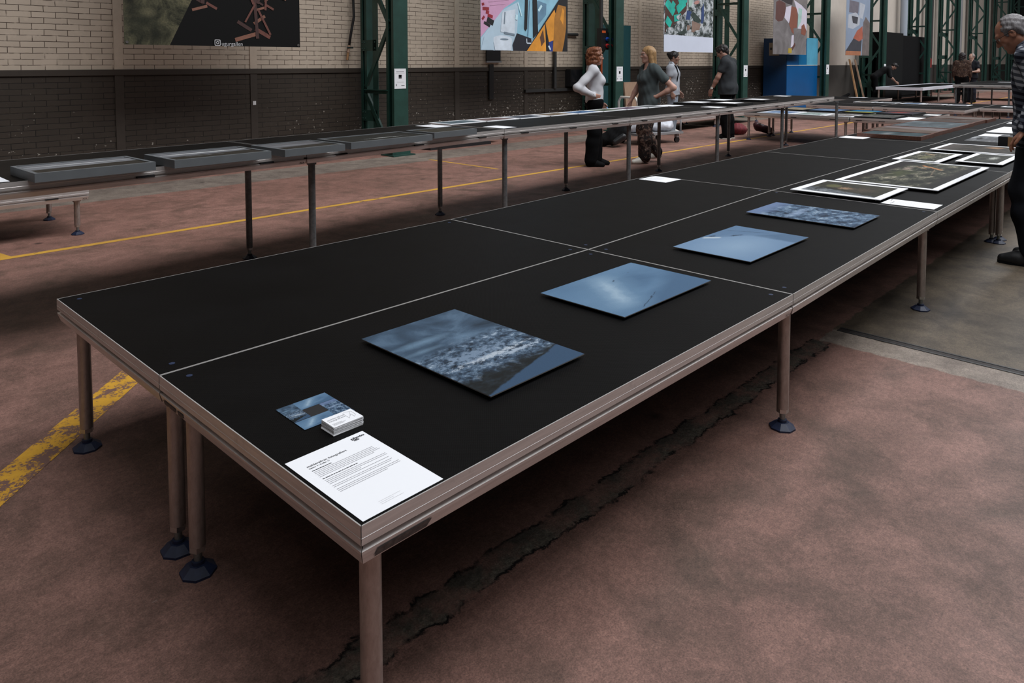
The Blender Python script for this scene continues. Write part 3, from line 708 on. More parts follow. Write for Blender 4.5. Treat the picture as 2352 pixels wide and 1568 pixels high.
def sheet(x0, x1, y0, y1, z, label, group=None, rot=0.0, text=True, name='paper_sheet', cat='paper', seed=1):
    cx, cy = (x0 + x1) / 2, (y0 + y1) / 2; w, h = (x1 - x0) / 2, (y1 - y0) / 2
    b = MB(); b.box(-w, w, -h, h, 0, .0012, M['paper'])
    if text:
        rd = random.Random(seed); zz = .0015
        words(b, w * .45, w * .85, h * .86, h * .05, zz, M['ink'], rd, (1, 0, 0), (0, 1, 0))
        words(b, -w * .75, w * .1, h * .66, h * .035, zz, M['ink'], rd, (1, 0, 0), (0, 1, 0))
        for k in range(9): words(b, -w * .75, w * rd.uniform(.3, .75), h * (.52 - .085 * k), h * .016, zz, M['paleink'], rd, (1, 0, 0), (0, 1, 0))
    o = b.build(name, None, (cx, cy, z), (0, 0, rot)); return tag(o, label, cat, group)
T1 = .585
panel('mounted_print', .549, .949, .199, .789, T1, .013, 'mountain', 'dark storm-blue mountain photograph on a thin board, nearest large print', 'photo print')
panel('mounted_print', 1.303, 1.906, .300, .690, T1, .013, 'snowfield', 'pale blue snowfield photograph with a bright diagonal streak, on a thin board', 'photo print')
panel('mounted_print', 2.285, 2.926, .314, .708, T1, .013, 'cornice', 'light blue snow-cornice photograph with a tiny white peak at its edge', 'photo print')
panel('mounted_print', 3.314, 3.742, .23, .843, T1, .013, 'ridge', 'blue rocky ridge photograph, farthest of the four unframed blue boards', 'photo print', rot=.012)
GF = 'white-bordered forest prints'
bordered('bordered_print', 4.222, 4.812, .381, .963, T1, .022, .05, 'root', 'white-bordered print of an uprooted tree under grey sky', 'photo print', GF)
bordered('bordered_print', 4.864, 6.414, .209, .899, T1, .022, .045, 'forest', 'largest white-bordered print, dark forest floor with an orange split trunk', 'photo print', GF)
bordered('bordered_print', 6.47, 7.30, .60, .98, T1, .022, .05, 'clearing', 'small white-bordered forest print behind the largest one, left of its neighbour', 'photo print', GF)
bordered('bordered_print', 6.69, 7.50, .165, .527, T1, .022, .05, 'brook', 'small white-bordered print with a white splash, nearest the man in plaid', 'photo print', GF)
bordered('bordered_print', 7.56, 8.33, .10, .95, T1, .022, .045, 'trunk', 'long white-bordered print of a fallen trunk, farthest of the forest prints', 'photo print', GF)
sheet(3.985, 4.205, 1.81, 2.05, T1, 'white sheet on the seam at the left edge of the big table', seed=3)
sheet(4.232, 4.432, .074, .379, T1, 'white caption sheet in front of the uprooted-tree print', seed=4)
sheet(8.36, 8.62, 1.86, 2.14, T1, 'white sheet in front of the nearest wooden-framed picture', seed=5, text=False)
GW = 'pictures in brown wooden frames'
for k, (x0, x1, y0, y1, am, lb) in enumerate(((8.62, 9.17, 1.31, 2.02, 'oil_fog', 'teal misty picture in brown wooden frame, nearest of five'), (9.19, 10.06, 1.33, 2.12, 'oil_dune', 'brown picture with a pale slope in wooden frame, second of five'),
        (10.08, 11.3, 1.34, 2.12, 'oil_cloud', 'blue-grey cloudy picture in wooden frame, middle of five'), (11.32, 12.08, 1.36, 2.12, 'oil_dusk', 'dark brown picture in wooden frame, fourth of five'), (12.1, 12.7, 1.34, 2.12, 'oil_haze', 'pale hazy picture in wooden frame, farthest of five'))):
    bordered('framed_picture', x0, x1, y0, y1, T1, .045, .025, am, lb, 'picture', GW, frame='woodframe')
o = MB(); o.box(-.34, .34, -.19, .19, 0, .002, M['paper_edge'], A['bwcloud']); tag(o.build('cloud_print', None, (9.35, .78, T1), (0, 0, .03)), 'unframed black-and-white cloud print on the deck by the man in plaid', 'photo print')
GS = 'loose white sheets at the far right of the big table'
for k, (x0, x1, y0, y1, lb) in enumerate(((9.72, 10.1, .70, .97, 'small white sheet lying on the far edge of the cloud print'), (10.4, 11.5, .35, 1.02, 'largest white sheet at the far right of the big table'), (12.2, 12.5, .6, 1.12, 'narrow white sheet behind the largest one'), (12.7, 13.0, .5, 1.0, 'farthest white sheet at the end of the big table'), (9.75, 10.05, .38, .6, 'white sheet just beside the plaid man\'s hand'))):
    sheet(x0, x1, y0, y1, T1 + (.0025 if k == 0 else 0), lb, GS, text=False)
# tall left table
T2 = .90
LT = lambda x, y, k=.9666: (-.792 + (x + .792) * k, -1.162 + (y + 1.162) * k)
GG = 'grey-framed prints on the tall left table'
for x0, x1, y0, y1, am, r, lb in ((.20, .80, 3.345, 3.76, 'sea_a', .04, 'grey-framed seascape print nearest the left edge of the picture'), (.90, 1.515, 3.36, 3.78, 'sea_b', .04, 'grey-framed seascape print with bright breakers, second from the left'),
        (1.60, 2.07, 3.37, 3.79, 'sea_c', .05, 'grey-framed pale beach print, third from the left'), (2.14, 2.925, 3.44, 3.85, 'sea_d', .06, 'grey-framed nearly black print with a white row, fourth from the left'), (3.03, 3.53, 3.58, 3.92, 'sea_e', .06, 'grey-framed plain olive print, last before the white sheets')):
    dy = -.2; (x0, y0), (x1, y1) = LT(x0, y0 + dy, .9638), LT(x1, y1 + dy, .9638); bordered('box_framed_print', x0, x1, y0, y1, T2, .045, .02, am, lb, 'photo print', GG, rot=r, frame='grey_frame')
sheet(-0.142, 0.099, 3.122, 3.422, T2, 'white sheet at the very left edge of the picture on the tall table', text=False)
sheet(3.540, 3.743, 3.953, 4.224, T2, 'white sheet just beyond the olive grey-framed print', rot=.07, seed=6)
sheet(3.898, 4.082, 3.441, 3.692, T2, 'white sheet over the front rail of the tall table beside the seam', rot=.06, text=False)
GR2 = 'white-bordered prints in a row on the tall left table'
ordw = ['first', 'second', 'third', 'fourth', 'fifth', 'sixth', 'seventh', 'eighth']
for k in range(8):
    x0 = 3.82 + k * .503; yb = 4.065 + (x0 - 3.8) * .03
    bordered('bordered_print', x0, x0 + .485, yb, yb + .31, T2, .006, .035, 'small_' + SM[k][0], ordw[k] + ' print from the left in the white-bordered row on the tall table', 'photo print', GR2, rot=.04)
sheet(7.900, 8.190, 4.156, 4.427, T2, 'white sheet at the right end of the white-bordered row, by the blonde woman', text=False)
GK = 'black-framed prints in front of the dark-shirted man'
for (x, y, lb) in ((9.0, 4.42, 'black-framed white print, left one of the group of four'), (9.88, 4.52, 'black-framed white print, rear one of the group of four'), (9.15, 3.97, 'black-framed white print, front one of the group of four'), (10.42, 4.16, 'black-framed white print, right one of the group of four')):
    x, y = LT(x, y); r = empty('black_framed_print', (x, y, T2), .05, lb, 'photo print', GK)
    b = MB(); b.box(-.26, .26, -.23, .23, 0, .025, M['black_frame']); b.build('frame', r)
    b = MB(); b.box(-.16, .16, -.14, .14, .025, .027, M['paper']); b.build('mount', r)
sheet(7.996, 8.238, 3.538, 3.789, T2, 'white sheet by the front rail, in front of the black-framed prints', text=False)
sheet(11.863, 12.104, 4.311, 4.543, T2, 'white sheet at the far end of the tall table, below the blue locker', text=False)
# cross table
GC = 'prints on the cross table'
for x0, x1, y0, y1, am, bw, lb in ((12.735, 13.531, 4.615, 5.252, 'alp', .05, 'blue mountain print with white border at the left of the cross table'), (12.735, 13.425, 4.042, 4.583, 'seafoam', .05, 'pale green sea print with white border, second on the cross table'), (12.714, 13.372, 3.490, 4.010, 'scree', .05, 'grey stony print with white border, third on the cross table')):
    bordered('bordered_print', x0, x1, y0, y1, TA_H, .008, bw, am, lb, 'photo print', GC)
for x0, x1, y0, y1, am, lb in ((12.735, 13.616, 2.853, 3.458, 'rocks', 'dark rock print with a green corner on the cross table'), (13.903, 14.699, 4.849, 5.380, 'cream', 'cream painting at the back left of the cross table'), (13.903, 14.646, 4.148, 4.785, 'lake', 'blue lake painting at the back of the cross table'), (13.850, 14.646, 3.543, 4.063, 'yelblue', 'yellow and bright blue painting on the cross table'), (13.903, 14.752, 2.853, 3.469, 'redspot', 'dark painting with red spots on the cross table')):
    bordered('dark_edged_print', x0, x1, y0, y1, TA_H, .02, .012, am, lb, 'painting' if 'painting' in lb else 'photo print', 'dark-edged pictures on the cross table', frame='black_frame')
sheet(12.746, 13.446, 2.492, 2.789, TA_H, 'white sheet at the right front corner of the cross table', rot=0, seed=8)
sheet(14.168, 14.487, 2.513, 2.747, TA_H, 'small white sheet at the back right corner of the cross table', text=False)
GT = 'small prints in a row in the middle distance'
cl = ['sand', 'grey', 'blue', 'rose', 'night', 'grey', 'moss']
for k, y in enumerate((6.0, 5.4, 4.8, 4.27, 3.7, 2.5, 1.9)):
    bordered('bordered_print', 20.8, 21.35, y - .24, y + .26, .39, .006, .06, 'small_' + cl[k], ordw[k] + ' small print from the left in the middle-distance row', 'photo print', GT)
sheet(23.7, 24.0, 6.9, 7.4, .39, 'white sheet on the low distant platform in front of the timber planks', text=False)
b = MB(); b.box(-.35, .35, -.5, .5, 0, .03, M['palewood']); tag(b.build('pale_board', None, (24.0, 2.15, .88)), 'pale wooden board lying on the tall distant table', 'board')
sheet(26.5, 26.9, 3.2, 3.9, .88, 'white sheet on the distant tall table behind the pale board', text=False)

# near info sheet, postcard, business cards
b = MB(); b.box(0, .207, 0, .300, 0, .0006, M['paper'])
z = .0009; X, Y = (1, 0, 0), (0, 1, 0)
b.text('photo', .0118, (.163, .2800, z), X, Y, M['ink'], bold=.0005, sx=1.3)
b.text('2S2', .0100, (.165, .2715, z), X, Y, M['ink'], bold=.0006, sx=1.0)
b.text('mahlersilvan fotografiert', .0104, (.026, .2480, z), X, Y, M['ink'], bold=.00012, sx=1.0)
b.text('Sektor 4 / Koffer 17', .0064, (.026, .2390, z), X, Y, M['ink'], bold=.0001)
rd = random.Random(11)
yy = .2275
words(b, .026, .078, yy, .0026, z, M['ink'], rd, X, Y)
for nl, lens in ((5, (.185, .183, .186, .190, .168)), (0, ()), (4, (.186, .189, .112, .18)), (2, (.184, .176)), (3, (.188, .190, .150))):
    yy -= .0045
    if nl == 0:
        words(b, .026, .115, yy - .003, .0026, z, M['ink'], rd, X, Y); yy -= .0045; continue
    for q in range(nl):
        words(b, .026, lens[q], yy - .002, .0017, z, M['greyink'], rd, X, Y); yy -= .0062
for q, e in enumerate((.118, .094, .118)): words(b, .06, e, .031 - q * .0055, .0011, z, M['paleink'], rd, X, Y)
tag(b.build('info_sheet', None, (.0125, .0108, T1)), 'white printed info sheet lying at the nearest corner of the black table', 'paper')
pc = MB(); pc.box(-.0715, .0715, -.074, .074, 0, .0008, M['darkboard'])
def pq(x0, x1, y0, y1, m):
    pc.face([(x0, y0, .0012), (x1, y0, .0012), (x1, y1, .0012), (x0, y1, .0012)], m, uv=[(0, 0), (1, 0), (1, 1), (0, 1)])
g_ = .0715; s_ = .024; d_ = .0012
pq(-g_, -s_ - d_ + .001, -.024 + d_, .074, A['mountain']); pq(-s_, g_, s_ + d_, .074, A['snowfield'])
pq(s_ + d_, g_, -.074, s_, A['ridge']); pq(-g_, s_, -.074, -s_ - d_, A['snowfield'])
tag(pc.build('postcard', None, (.197, .487, T1), (0, 0, -.02)), 'dark postcard printed with four small blue mountain pictures around its middle', 'postcard')
rd = random.Random(5)
top = T1
for k in range(34):
    b = MB(); w, h, t = .0415, .0285, .00062
    b.box(-w, w, -h, h, 0, t * .93, M['paper_edge'], M['paper'])
    if k == 33:
        b = MB(); b.box(-w, w, -h, h, 0, t, M['paper_edge'], M['paper'])
        zt = t + .0003
        b.text('mahlersilvan', .0098, (-.036, .0095, zt), X, Y, M['greyink']); b.text('fotografiert', .0098, (-.036, .001, zt), X, Y, M['greyink'])
        for q, e in enumerate((-.006, -.001, -.004)): words(b, -.036, e, -.0125 - q * .0038, .0013, zt, M['greyink'], rd, X, Y)
        lp = [(.012, -.013), (.012, .018), (.018, .022), (.034, .016), (.034, -.006), (.026, -.014), (.026, .004), (.019, -.004), (.012, -.013)]
        for (xa, ya), (xb, yb) in zip(lp, lp[1:]): b.bar((xa, ya, zt), (xb, yb, zt), .0006, .0001, M['greyink'])
        b.bar((.019, -.004, zt), (.030, .014, zt), .0006, .0001, M['greyink'])
    j = rd.uniform
    o = b.build('business_card', None, (.2 + j(-.0007, .0007) - (.002 if k < 5 else 0), .366 + j(-.0007, .0007) - (.0012 if k < 4 else 0), top), (0, 0, -.02 + j(-.012, .012)))
    tag(o, 'white business card with printed name and outline emblem, topmost of the small stack' if k == 33 else 'plain white card inside the small stack of business cards', 'business card', 'business cards in the small stack')
    top += t

# ------------------------------------------------------------------ hanging posters
def flat(name, c, rough=.6, **k):
    k.setdefault('var', .16); k.setdefault('scale', 4)
    return simple(name, rgb(*c, 1.4), rough, **k)
class Poster:
    """printed banner in the plane y = 8.3; the picture is laid out in its own (u, v) metres"""
    def __init__(s, px0, pyb, su, sv, x0, zb, w, h, label, base):
        s.k = (px0, pyb, su, sv); s.x0, s.zb, s.w, s.h = x0, zb, w, h; s.layer = 0
        s.root = empty('hanging_poster', (x0 + w / 2, 8.3, zb), 0, label, 'poster', 'posters hung between the columns')
        s.b = MB(); s.b.box(-w / 2, w / 2, 0, .004, 0, h, base)
    def P(s, q):
        px0, pyb, su, sv = s.k; return ((q[0] - px0) * su - s.w / 2, (pyb - q[1]) * sv)
    def poly(s, pts, m):
        s.layer += 1; y = -.0004 * s.layer
        q = [s.P(p) for p in pts]
        q = [(min(max(x, -s.w / 2), s.w / 2), min(max(z, 0), s.h)) for x, z in q]
        s.b.face([(x, y, z) for x, z in q], m, uv=[(x / s.w + .5, z / s.w) for x, z in q])
    def stroke(s, a, b_, w, m):
        ax, az = s.P(a); bx, bz = s.P(b_); d = Vector((bx - ax, bz - az)).normalized(); n = Vector((-d.y, d.x)) * w / 2
        s.layer += 1; y = -.0004 * s.layer
        q = [(ax - n.x, az - n.y), (bx - n.x, bz - n.y), (bx + n.x, bz + n.y), (ax + n.x, az + n.y)]
        s.b.face([(x, y, z) for x, z in q], m, uv=[(x / s.w + .5, z / s.w) for x, z in q])
    def oval(s, c, rx, ry, m, rot=0, n=20):
        pts = [(c[0] + rx * math.cos(t) * math.cos(rot) - ry * math.sin(t) * math.sin(rot), c[1] + rx * math.cos(t) * math.sin(rot) + ry * math.sin(t) * math.cos(rot)) for t in (2 * PI * i / n for i in range(n))]
        s.poly(pts, m)
    def text(s, t, p, size, m, sx=1.0, rot=0.0):
        s.layer += 1; x, z = s.P(p)
        s.b.text(t, size, (x, -.0004 * s.layer - .0004, z), (math.cos(rot), 0, math.sin(rot)), (-math.sin(rot), 0, math.cos(rot)), m, sx=sx)
    def done(s, rings):
        s.b.build('print', s.root)
        r = MB()
        for (x, z) in ((-s.w / 2 + .03, .03), (s.w / 2 - .03, .03)):
            if rings: g = MB(); g.cyl((x, -.006, z), (x, .006, z), .018, M['steel'], n=12); g.build('eyelet', s.root)
        for x in (-s.w / 2 + .05, s.w / 2 - .05):
            c = MB(); c.cyl((x, .002, s.h - .02), (x, .002, ZC - s.zb), .006, M['darkgrey'], n=6); c.build('cord', s.root)
B_ = lambda c, k=2.1: rgb(*c, k)
PA = {}
PA['grass'] = art('poster_grass', [(40, 42, 32), (96, 94, 74), (130, 124, 98)], 6, (1, 1, 1), .8, 8, .72, fine=.5, blobs=[(.09, .12, .16, .12, (50, 52, 40), 1, 1.2), (.16, .05, .10, .06, (38, 40, 30), 1, 1), (.03, .25, .06, .18, (22, 24, 18), 1, 1), (.12, .17, .05, .03, (110, 106, 84), 1, 1)], gloss=.6)
PA['tarmac'] = simple('poster_tarmac', (.002, .002, .002, 1), .7, spec=.2)
PA['wood'] = flat('poster_red_wood', (84, 48, 40), var=.25, scale=12); PA['wood_l'] = flat('poster_light_wood', (106, 70, 56), var=.2, scale=12)
PA['wood_d'] = flat('poster_dark_wood', (52, 30, 27)); PA['tealp'] = flat('poster_teal', (20, 92, 90))
PA['w'] = flat('poster_white_ink', (150, 150, 152))
p = Poster(287, 105, .00578, .0072, 2.39, 1.712, 2.345, 2.5, 'large dark poster of wooden trestles on black ground with grass at left', PA['tarmac'])
p.poly([(287, 105), (379, 105), (444, 0), (460, -26), (287, -60)], PA['grass'])
for bx, by, k in ((459, 36, 1.0), (573, 84, 1.55), (516, 6, .9), (600, 32, .9)):
    f = lambda x, y: (bx + x * k, by + y * k)
    p.stroke(f(-30, 6), f(4, -2), .034 * k, PA['wood_l']); p.stroke(f(2, -8), f(26, 2), .034 * k, PA['wood'])
    p.stroke(f(-26, -16), f(-4, -6), .03 * k, PA['wood_d']); p.stroke(f(0, -14), f(18, -24), .027 * k, PA['wood_l'])
p.stroke((452, 30), (456, -20), .05, PA['wood_d']); p.stroke((581, 90), (574, 0), .045, PA['wood_d'])
p.stroke((551, 60), (576, 26), .026, PA['wood']); p.stroke((584, 36), (614, 82), .03, PA['wood']); p.stroke((573, 26), (556, -4), .036, PA['wood']); p.stroke((582, 24), (600, -10), .034, PA['wood_d'])
p.stroke((602, 36), (604, 8), .03, PA['wood']); p.stroke((610, 2), (656, 14), .02, PA['wood_l']); p.poly([(594, 6), (602, 8), (604, -10), (595, -10)], PA['tealp']); p.poly([(572, 0), (580, 0), (580, -10), (571, -10)], PA['tealp'])
x0, y0 = 477, 107
p.text('ugurgallen', (493, 104), .072, PA['w'], sx=1.0)
for k, (hw, m) in enumerate(((7.0, 'w'), (5.4, 'k'))):
    mm = PA['w'] if m == 'w' else PA['tarmac']; c = (484, 99); hv = hw * .8; r = .34
    pts = []
    for sx, sy, a0 in ((1, 1, 0), (-1, 1, 90), (-1, -1, 180), (1, -1, 270)):
        for q in range(0, 91, 30):
            a = math.radians(a0 + q); pts.append((c[0] + hw * (sx * (1 - r) + r * math.cos(a)), c[1] - hv * (sy * (1 - r) + r * math.sin(a))))
    p.poly(pts, mm)
p.oval((484, 99), 3.4, 2.75, PA['w']); p.oval((484, 99), 1.9, 1.5, PA['tarmac']); p.oval((487.8, 95.8), .8, .65, PA['w'])
p.done(True)
PB = dict(pink=flat('poster_pink_shirt', (172, 132, 160), var=.12, scale=2), red=flat('poster_crimson', (120, 24, 36)), ink=flat('poster_black', (14, 14, 18)), navy=flat('poster_navy', (20, 22, 32)),
          white=flat('poster_pale_blue_white', (152, 172, 186), var=.1, scale=2), white2=flat('poster_soft_white', (176, 186, 196)), shirt=flat('poster_light_blue_shirt', (118, 160, 178), var=.16, scale=3), shade=flat('poster_shirt_fold', (84, 116, 138)), shl=flat('poster_shirt_highlight', (170, 200, 212)),
          ylw=flat('poster_yellow_coat', (186, 124, 40), var=.2, scale=3), ochre=flat('poster_ochre', (138, 92, 34), var=.25, scale=4), brown=flat('poster_brown', (78, 50, 34)), blue=flat('poster_blue', (24, 44, 110)), grey=flat('poster_grey_shadow', (98, 112, 124)))
p = Poster(1112, 116, .01237, .0083, 8.30, 1.715, 2.40, 2.4, 'poster of a light blue shirt between a pink part and a yellow coat', PB['shirt'])
Q = lambda x, y: (1100 + x / 10.69, y / 10.69)
p.poly([Q(120, 1240), Q(120, 950), Q(640, 250), Q(960, 0), Q(960, -300), Q(120, -300)], PB['pink']); p.poly([Q(120, 1240), Q(140, 960), Q(600, 300), Q(980, 60), Q(940, 820), Q(840, 1100), Q(850, 1240)], PB['white'])
for a, b_, w in ((Q(170, 290), Q(310, 290), .06), (Q(240, 360), Q(310, 380), .06), (Q(280, 430), Q(390, 470), .06), (Q(170, 480), Q(200, 520), .08), (Q(175, 160), Q(185, 220), .06)): p.stroke(a, b_, w, PB['red'])
p.stroke(Q(265, 530), Q(405, 610), .10, PB['ink']); p.stroke(Q(200, 600), Q(330, 680), .05, PB['ink'])
for q in ((300, 120), (330, 200), (420, 90)): p.stroke(Q(*q), Q(q[0] + 330, q[1] - 60), .02, PB['pink'])
p.poly([Q(560, 800), Q(600, 330), Q(900, 250), Q(880, 840)], PB['white2']); p.stroke(Q(660, 330), Q(640, 620), .03, PB['grey']); p.stroke(Q(640, 820), Q(880, 860), .04, PB['grey'])
p.oval(Q(600, 970), 20, 8, PB['white2']); p.poly([Q(390, 980), Q(820, 980), Q(800, 1235), Q(440, 1235)], PB['white2']); p.oval(Q(640, 975), 9, 2.2, PB['grey']); p.poly([Q(130, 1230), Q(200, 930), Q(400, 800), Q(400, 1230)], PB['white'])
p.poly([Q(930, 820), Q(1300, 940), Q(1300, 1240), Q(850, 1240), Q(830, 1100)], PB['navy'])
p.poly([Q(1430, 0), Q(1650, 60), Q(1640, 330), Q(1430, 600)], PB['shade']); p.stroke(Q(960, 100), Q(1040, 400), .03, PB['shl']); p.stroke(Q(1450, 250), Q(1530, 110), .05, PB['shl']); p.stroke(Q(930, 380), Q(915, 500), .06, PB['shl']); p.stroke(Q(1240, 0), Q(1190, 880), .02, PB['shade'])
p.poly([Q(1130, -200), Q(1200, -200), Q(1170, 700), Q(1135, 760), Q(1105, 700)], PB['ink']); p.poly([Q(1300, -200), Q(1400, -200), Q(1440, 780), Q(1320, 930)], PB['ink'])
for a, b_ in ((Q(1160, 940), Q(1165, 1050)), (Q(1165, 1050), Q(1290, 1050)), (Q(1290, 1050), Q(1280, 940))): p.stroke(a, b_, .02, PB['white2'])
p.poly([Q(1150, 1245), Q(1960, -60), Q(2240, -300), Q(2240, 1245)], PB['ink']); p.poly([Q(1160, 1245), Q(1610, 560), Q(1640, 1245)], PB['ylw']); p.poly([Q(1620, 540), Q(1850, 190), Q(1880, 290), Q(1830, 960), Q(1710, 1010)], PB['ylw'])
p.poly([Q(1850, 400), Q(1940, 60), Q(2150, 90), Q(2160, 640), Q(2110, 1000), Q(2060, 1240), Q(1810, 1245), Q(1830, 900)], PB['ochre']); p.poly([Q(1480, 900), Q(1560, 700), Q(1600, 1000), Q(1520, 1120)], PB['brown']); p.poly([Q(2000, 420), Q(2060, 130), Q(2110, 200), Q(2080, 560)], PB['ylw'])
p.poly([Q(1700, 1010), Q(1810, 970), Q(1810, 1245), Q(1730, 1245)], PB['blue']); p.stroke(Q(1700, 1100), Q(1750, 1200), .04, PB['white2'])
p.done(True)
PC = dict(snow=art('poster_snowy_bushes', [(26, 36, 32), (100, 110, 112), (215, 222, 232), (235, 240, 248)], 13, (1, 1, 1), .3, 9, .74, gloss=.6), white=flat('poster_snow_white', (176, 182, 196), var=.05, scale=1.5), tq=flat('poster_turquoise', (20, 142, 128), var=.3, scale=4), bark=flat('poster_bark', (58, 34, 28)), leaf=flat('poster_dark_leaf', (36, 48, 44), var=.4, scale=10), nv=flat('poster_blue_coat', (34, 54, 96)), tan=flat('poster_tan_legs', (112, 92, 82), var=.2), mint=flat('poster_mint', (136, 158, 150)), hand=flat('poster_hand', (150, 110, 104)))
p = Poster(1530, 119.5, .0204, .0108, 14.25, 1.755, 2.33, 2.3, 'poster of a child carrying snowy branches, white band along its bottom', PC['snow'])
R_ = lambda x, y: (1450 + x / 5.8725, y / 5.8725)
p.poly([R_(480, 470), R_(490, -200), R_(790, -200), R_(760, 160), R_(620, 330), R_(520, 420)], PC['bark'])
for a, b_, w in (((500, 60), (600, 200), .2), ((600, 60), (560, 180), .16), ((640, 160), (740, 40), .2), ((600, 270), (690, 240), .16), ((500, 280), (560, 360), .18), ((760, 0), (640, 170), .14), ((700, 0), (660, 60), .16)): p.stroke(R_(*a), R_(*b_), w, PC['tq'])
p.poly([R_(790, -100), R_(880, -100), R_(830, 80), R_(790, 110)], PC['mint']); p.poly([R_(750, 270), R_(770, 150), R_(830, 160), R_(805, 280)], PC['nv']); p.poly([R_(960, 300), R_(970, 100), R_(1000, 30), R_(1005, 240), R_(985, 310)], PC['nv'])
p.poly([R_(810, 200), R_(860, 160), R_(970, 270), R_(900, 320)], PC['leaf']); p.poly([R_(830, 430), R_(840, 280), R_(960, 320), R_(930, 440)], PC['tan']); p.poly([R_(770, 410), R_(770, 340), R_(820, 350), R_(800, 410)], PC['tan']); p.oval(R_(900, 30), 7, 4, PC['hand'], -.5)
for q, r in (((700, 350), 9), ((560, 430), 11), ((780, 300), 7), ((920, 440), 9), ((870, 110), 9), ((680, 250), 9)): p.oval(R_(*q), r, r * .7, PC['snow'])
p.poly([R_(620, 470), R_(760, 390), R_(740, 470)], PC['leaf']); p.poly([R_(470, 715), R_(470, 482), R_(1150, 495), R_(1150, 715)], PC['white'])
p.done(False)
PD = dict(grey=art('poster_pale_silk', [(116, 110, 112), (150, 144, 148), (172, 168, 172)], 3, (1, 1, 1), .8, 5, .6, gloss=.6), sk=flat('poster_dark_skin', (78, 48, 44), var=.15), sk2=flat('poster_brown_skin', (112, 66, 52), var=.12), wh=flat('poster_white_cloth', (176, 170, 182), var=.08), mint=flat('poster_mint_cloth', (140, 166, 160)), dk=flat('poster_dark_hair', (40, 34, 36)), yl=flat('poster_yellow_flower', (150, 128, 44)), fol=flat('poster_grey_foliage', (104, 98, 96), var=.2))
p = Poster(1779, 125, .0312, .0133, 20.12, 1.745, 2.40, 2.4, 'poster of two seated figures in white cloth hanging in front of the blue locker', PD['grey'])
S_ = lambda x, y: (1750 + x / 5.8725, y / 5.8725)
p.poly([S_(180, 0), S_(180, -200), S_(640, -200), S_(640, 60)], PD['fol']); p.poly([S_(200, 60), S_(240, 30), S_(320, 60), S_(330, 170), S_(290, 290), S_(230, 310), S_(195, 280)], PD['sk'])
p.poly([S_(330, 110), S_(400, 80), S_(410, 150), S_(370, 320), S_(310, 250)], PD['wh']); p.poly([S_(400, 90), S_(470, 100), S_(490, 220), S_(480, 370), S_(430, 380), S_(380, 320)], PD['sk2']); p.poly([S_(370, 320), S_(430, 340), S_(440, 460), S_(410, 430)], PD['sk2'])
p.poly([S_(430, 0), S_(540, 60), S_(620, 130), S_(620, 400), S_(560, 380), S_(490, 380), S_(500, 200)], PD['wh']); p.poly([S_(500, 100), S_(550, 110), S_(540, 280), S_(490, 380)], PD['mint']); p.poly([S_(545, 340), S_(580, 310), S_(615, 400), S_(600, 470), S_(540, 450)], PD['sk2'])
p.poly([S_(250, 20), S_(260, -60), S_(420, -60), S_(410, 70), S_(340, 60)], PD['dk']); p.poly([S_(410, 480), S_(440, 470), S_(440, 620), S_(400, 640)], PD['wh']); p.poly([S_(370, 650), S_(415, 650), S_(415, 715), S_(365, 715)], PD['yl']); p.stroke(S_(420, 660), S_(460, 590), .1, PD['sk'])
p.done(False)
PE = dict(sky=flat('poster_blue_grey', (116, 128, 146), var=.1, scale=1), sh=flat('poster_grey_sheet', (150, 154, 162), var=.1), dk=flat('poster_charcoal', (52, 52, 58)), org=flat('poster_orange_red', (142, 78, 62), var=.2), wood=flat('poster_warm_wood', (140, 92, 66)), trk=flat('poster_grey_trunk', (92, 84, 82), var=.25), fence=flat('poster_fence', (92, 88, 96)))
p = Poster(1948, 127, .046, .0158, 25.88, 1.76, 2.38, 2.4, 'narrow-looking poster of a hammock-like grey cloth above orange shapes', PE['sky'])
p.poly([S_(1200, 30), S_(1320, 40), S_(1310, 190), S_(1195, 190)], PE['fence']); p.poly([S_(1190, 220), S_(1280, 180), S_(1340, 240), S_(1330, 340), S_(1250, 400), S_(1185, 390)], PE['sh']); p.poly([S_(1320, 230), S_(1330, 40), S_(1400, 60), S_(1370, 260)], PE['sh'])
p.poly([S_(1165, 690), S_(1260, 520), S_(1365, 540), S_(1355, 690)], PE['dk']); p.poly([S_(1255, 520), S_(1300, 420), S_(1370, 350), S_(1380, 520), S_(1330, 560)], PE['org']); p.poly([S_(1160, 745), S_(1165, 690), S_(1355, 690), S_(1355, 745)], PE['wood'])
p.poly([S_(1370, 745), S_(1380, 300), S_(1410, 220), S_(1470, 300), S_(1480, 745)], PE['trk']); p.poly([S_(1230, 230), S_(1310, 240), S_(1300, 330), S_(1245, 320)], PE['dk'])
p.done(False)

# ------------------------------------------------------------------ things on the columns and the wall
def at(o, label, cat, group=None): return tag(o, label, cat, group)
NL = ['white notice taped to the nearest green column', 'white notice taped to the column by the red-haired woman', 'white notice taped to the column behind the dark-shirted man', 'white notice taped to the column right of the blue locker', 'white notice taped to the column by the black partition']
for k, cx in enumerate(COLX[:5]):
    b = MB(); w, h = .115, .16
    b.box(-w, w, -.002, 0, -h, h, M['paper'])
    zz = -.0026
    def qd(x0, x1, z0, z1, m): b.face([(x0, zz, z0), (x1, zz, z0), (x1, zz, z1), (x0, zz, z1)], m)
    qd(-.08, .075, .105, .115, M['greyink']); qd(-.09, .085, .082, .087, M['paleink']); qd(-.032, .03, 0, .06, M['ink']); qd(-.02, .03, .03, .06, M['greyink'])
    qd(-.075, .075, -.055, -.05, M['paleink']); qd(-.06, .07, -.066, -.061, M['paleink']); qd(.02, .085, -.115, -.105, M['ink']); qd(-.09, -.065, -.12, -.085, M['greyink'])
    at(b.build('notice', None, (cx + (.0 if k else -.02), 8.297, 1.24 + .012 * k)), NL[k], 'notice', 'white notices taped to the columns')
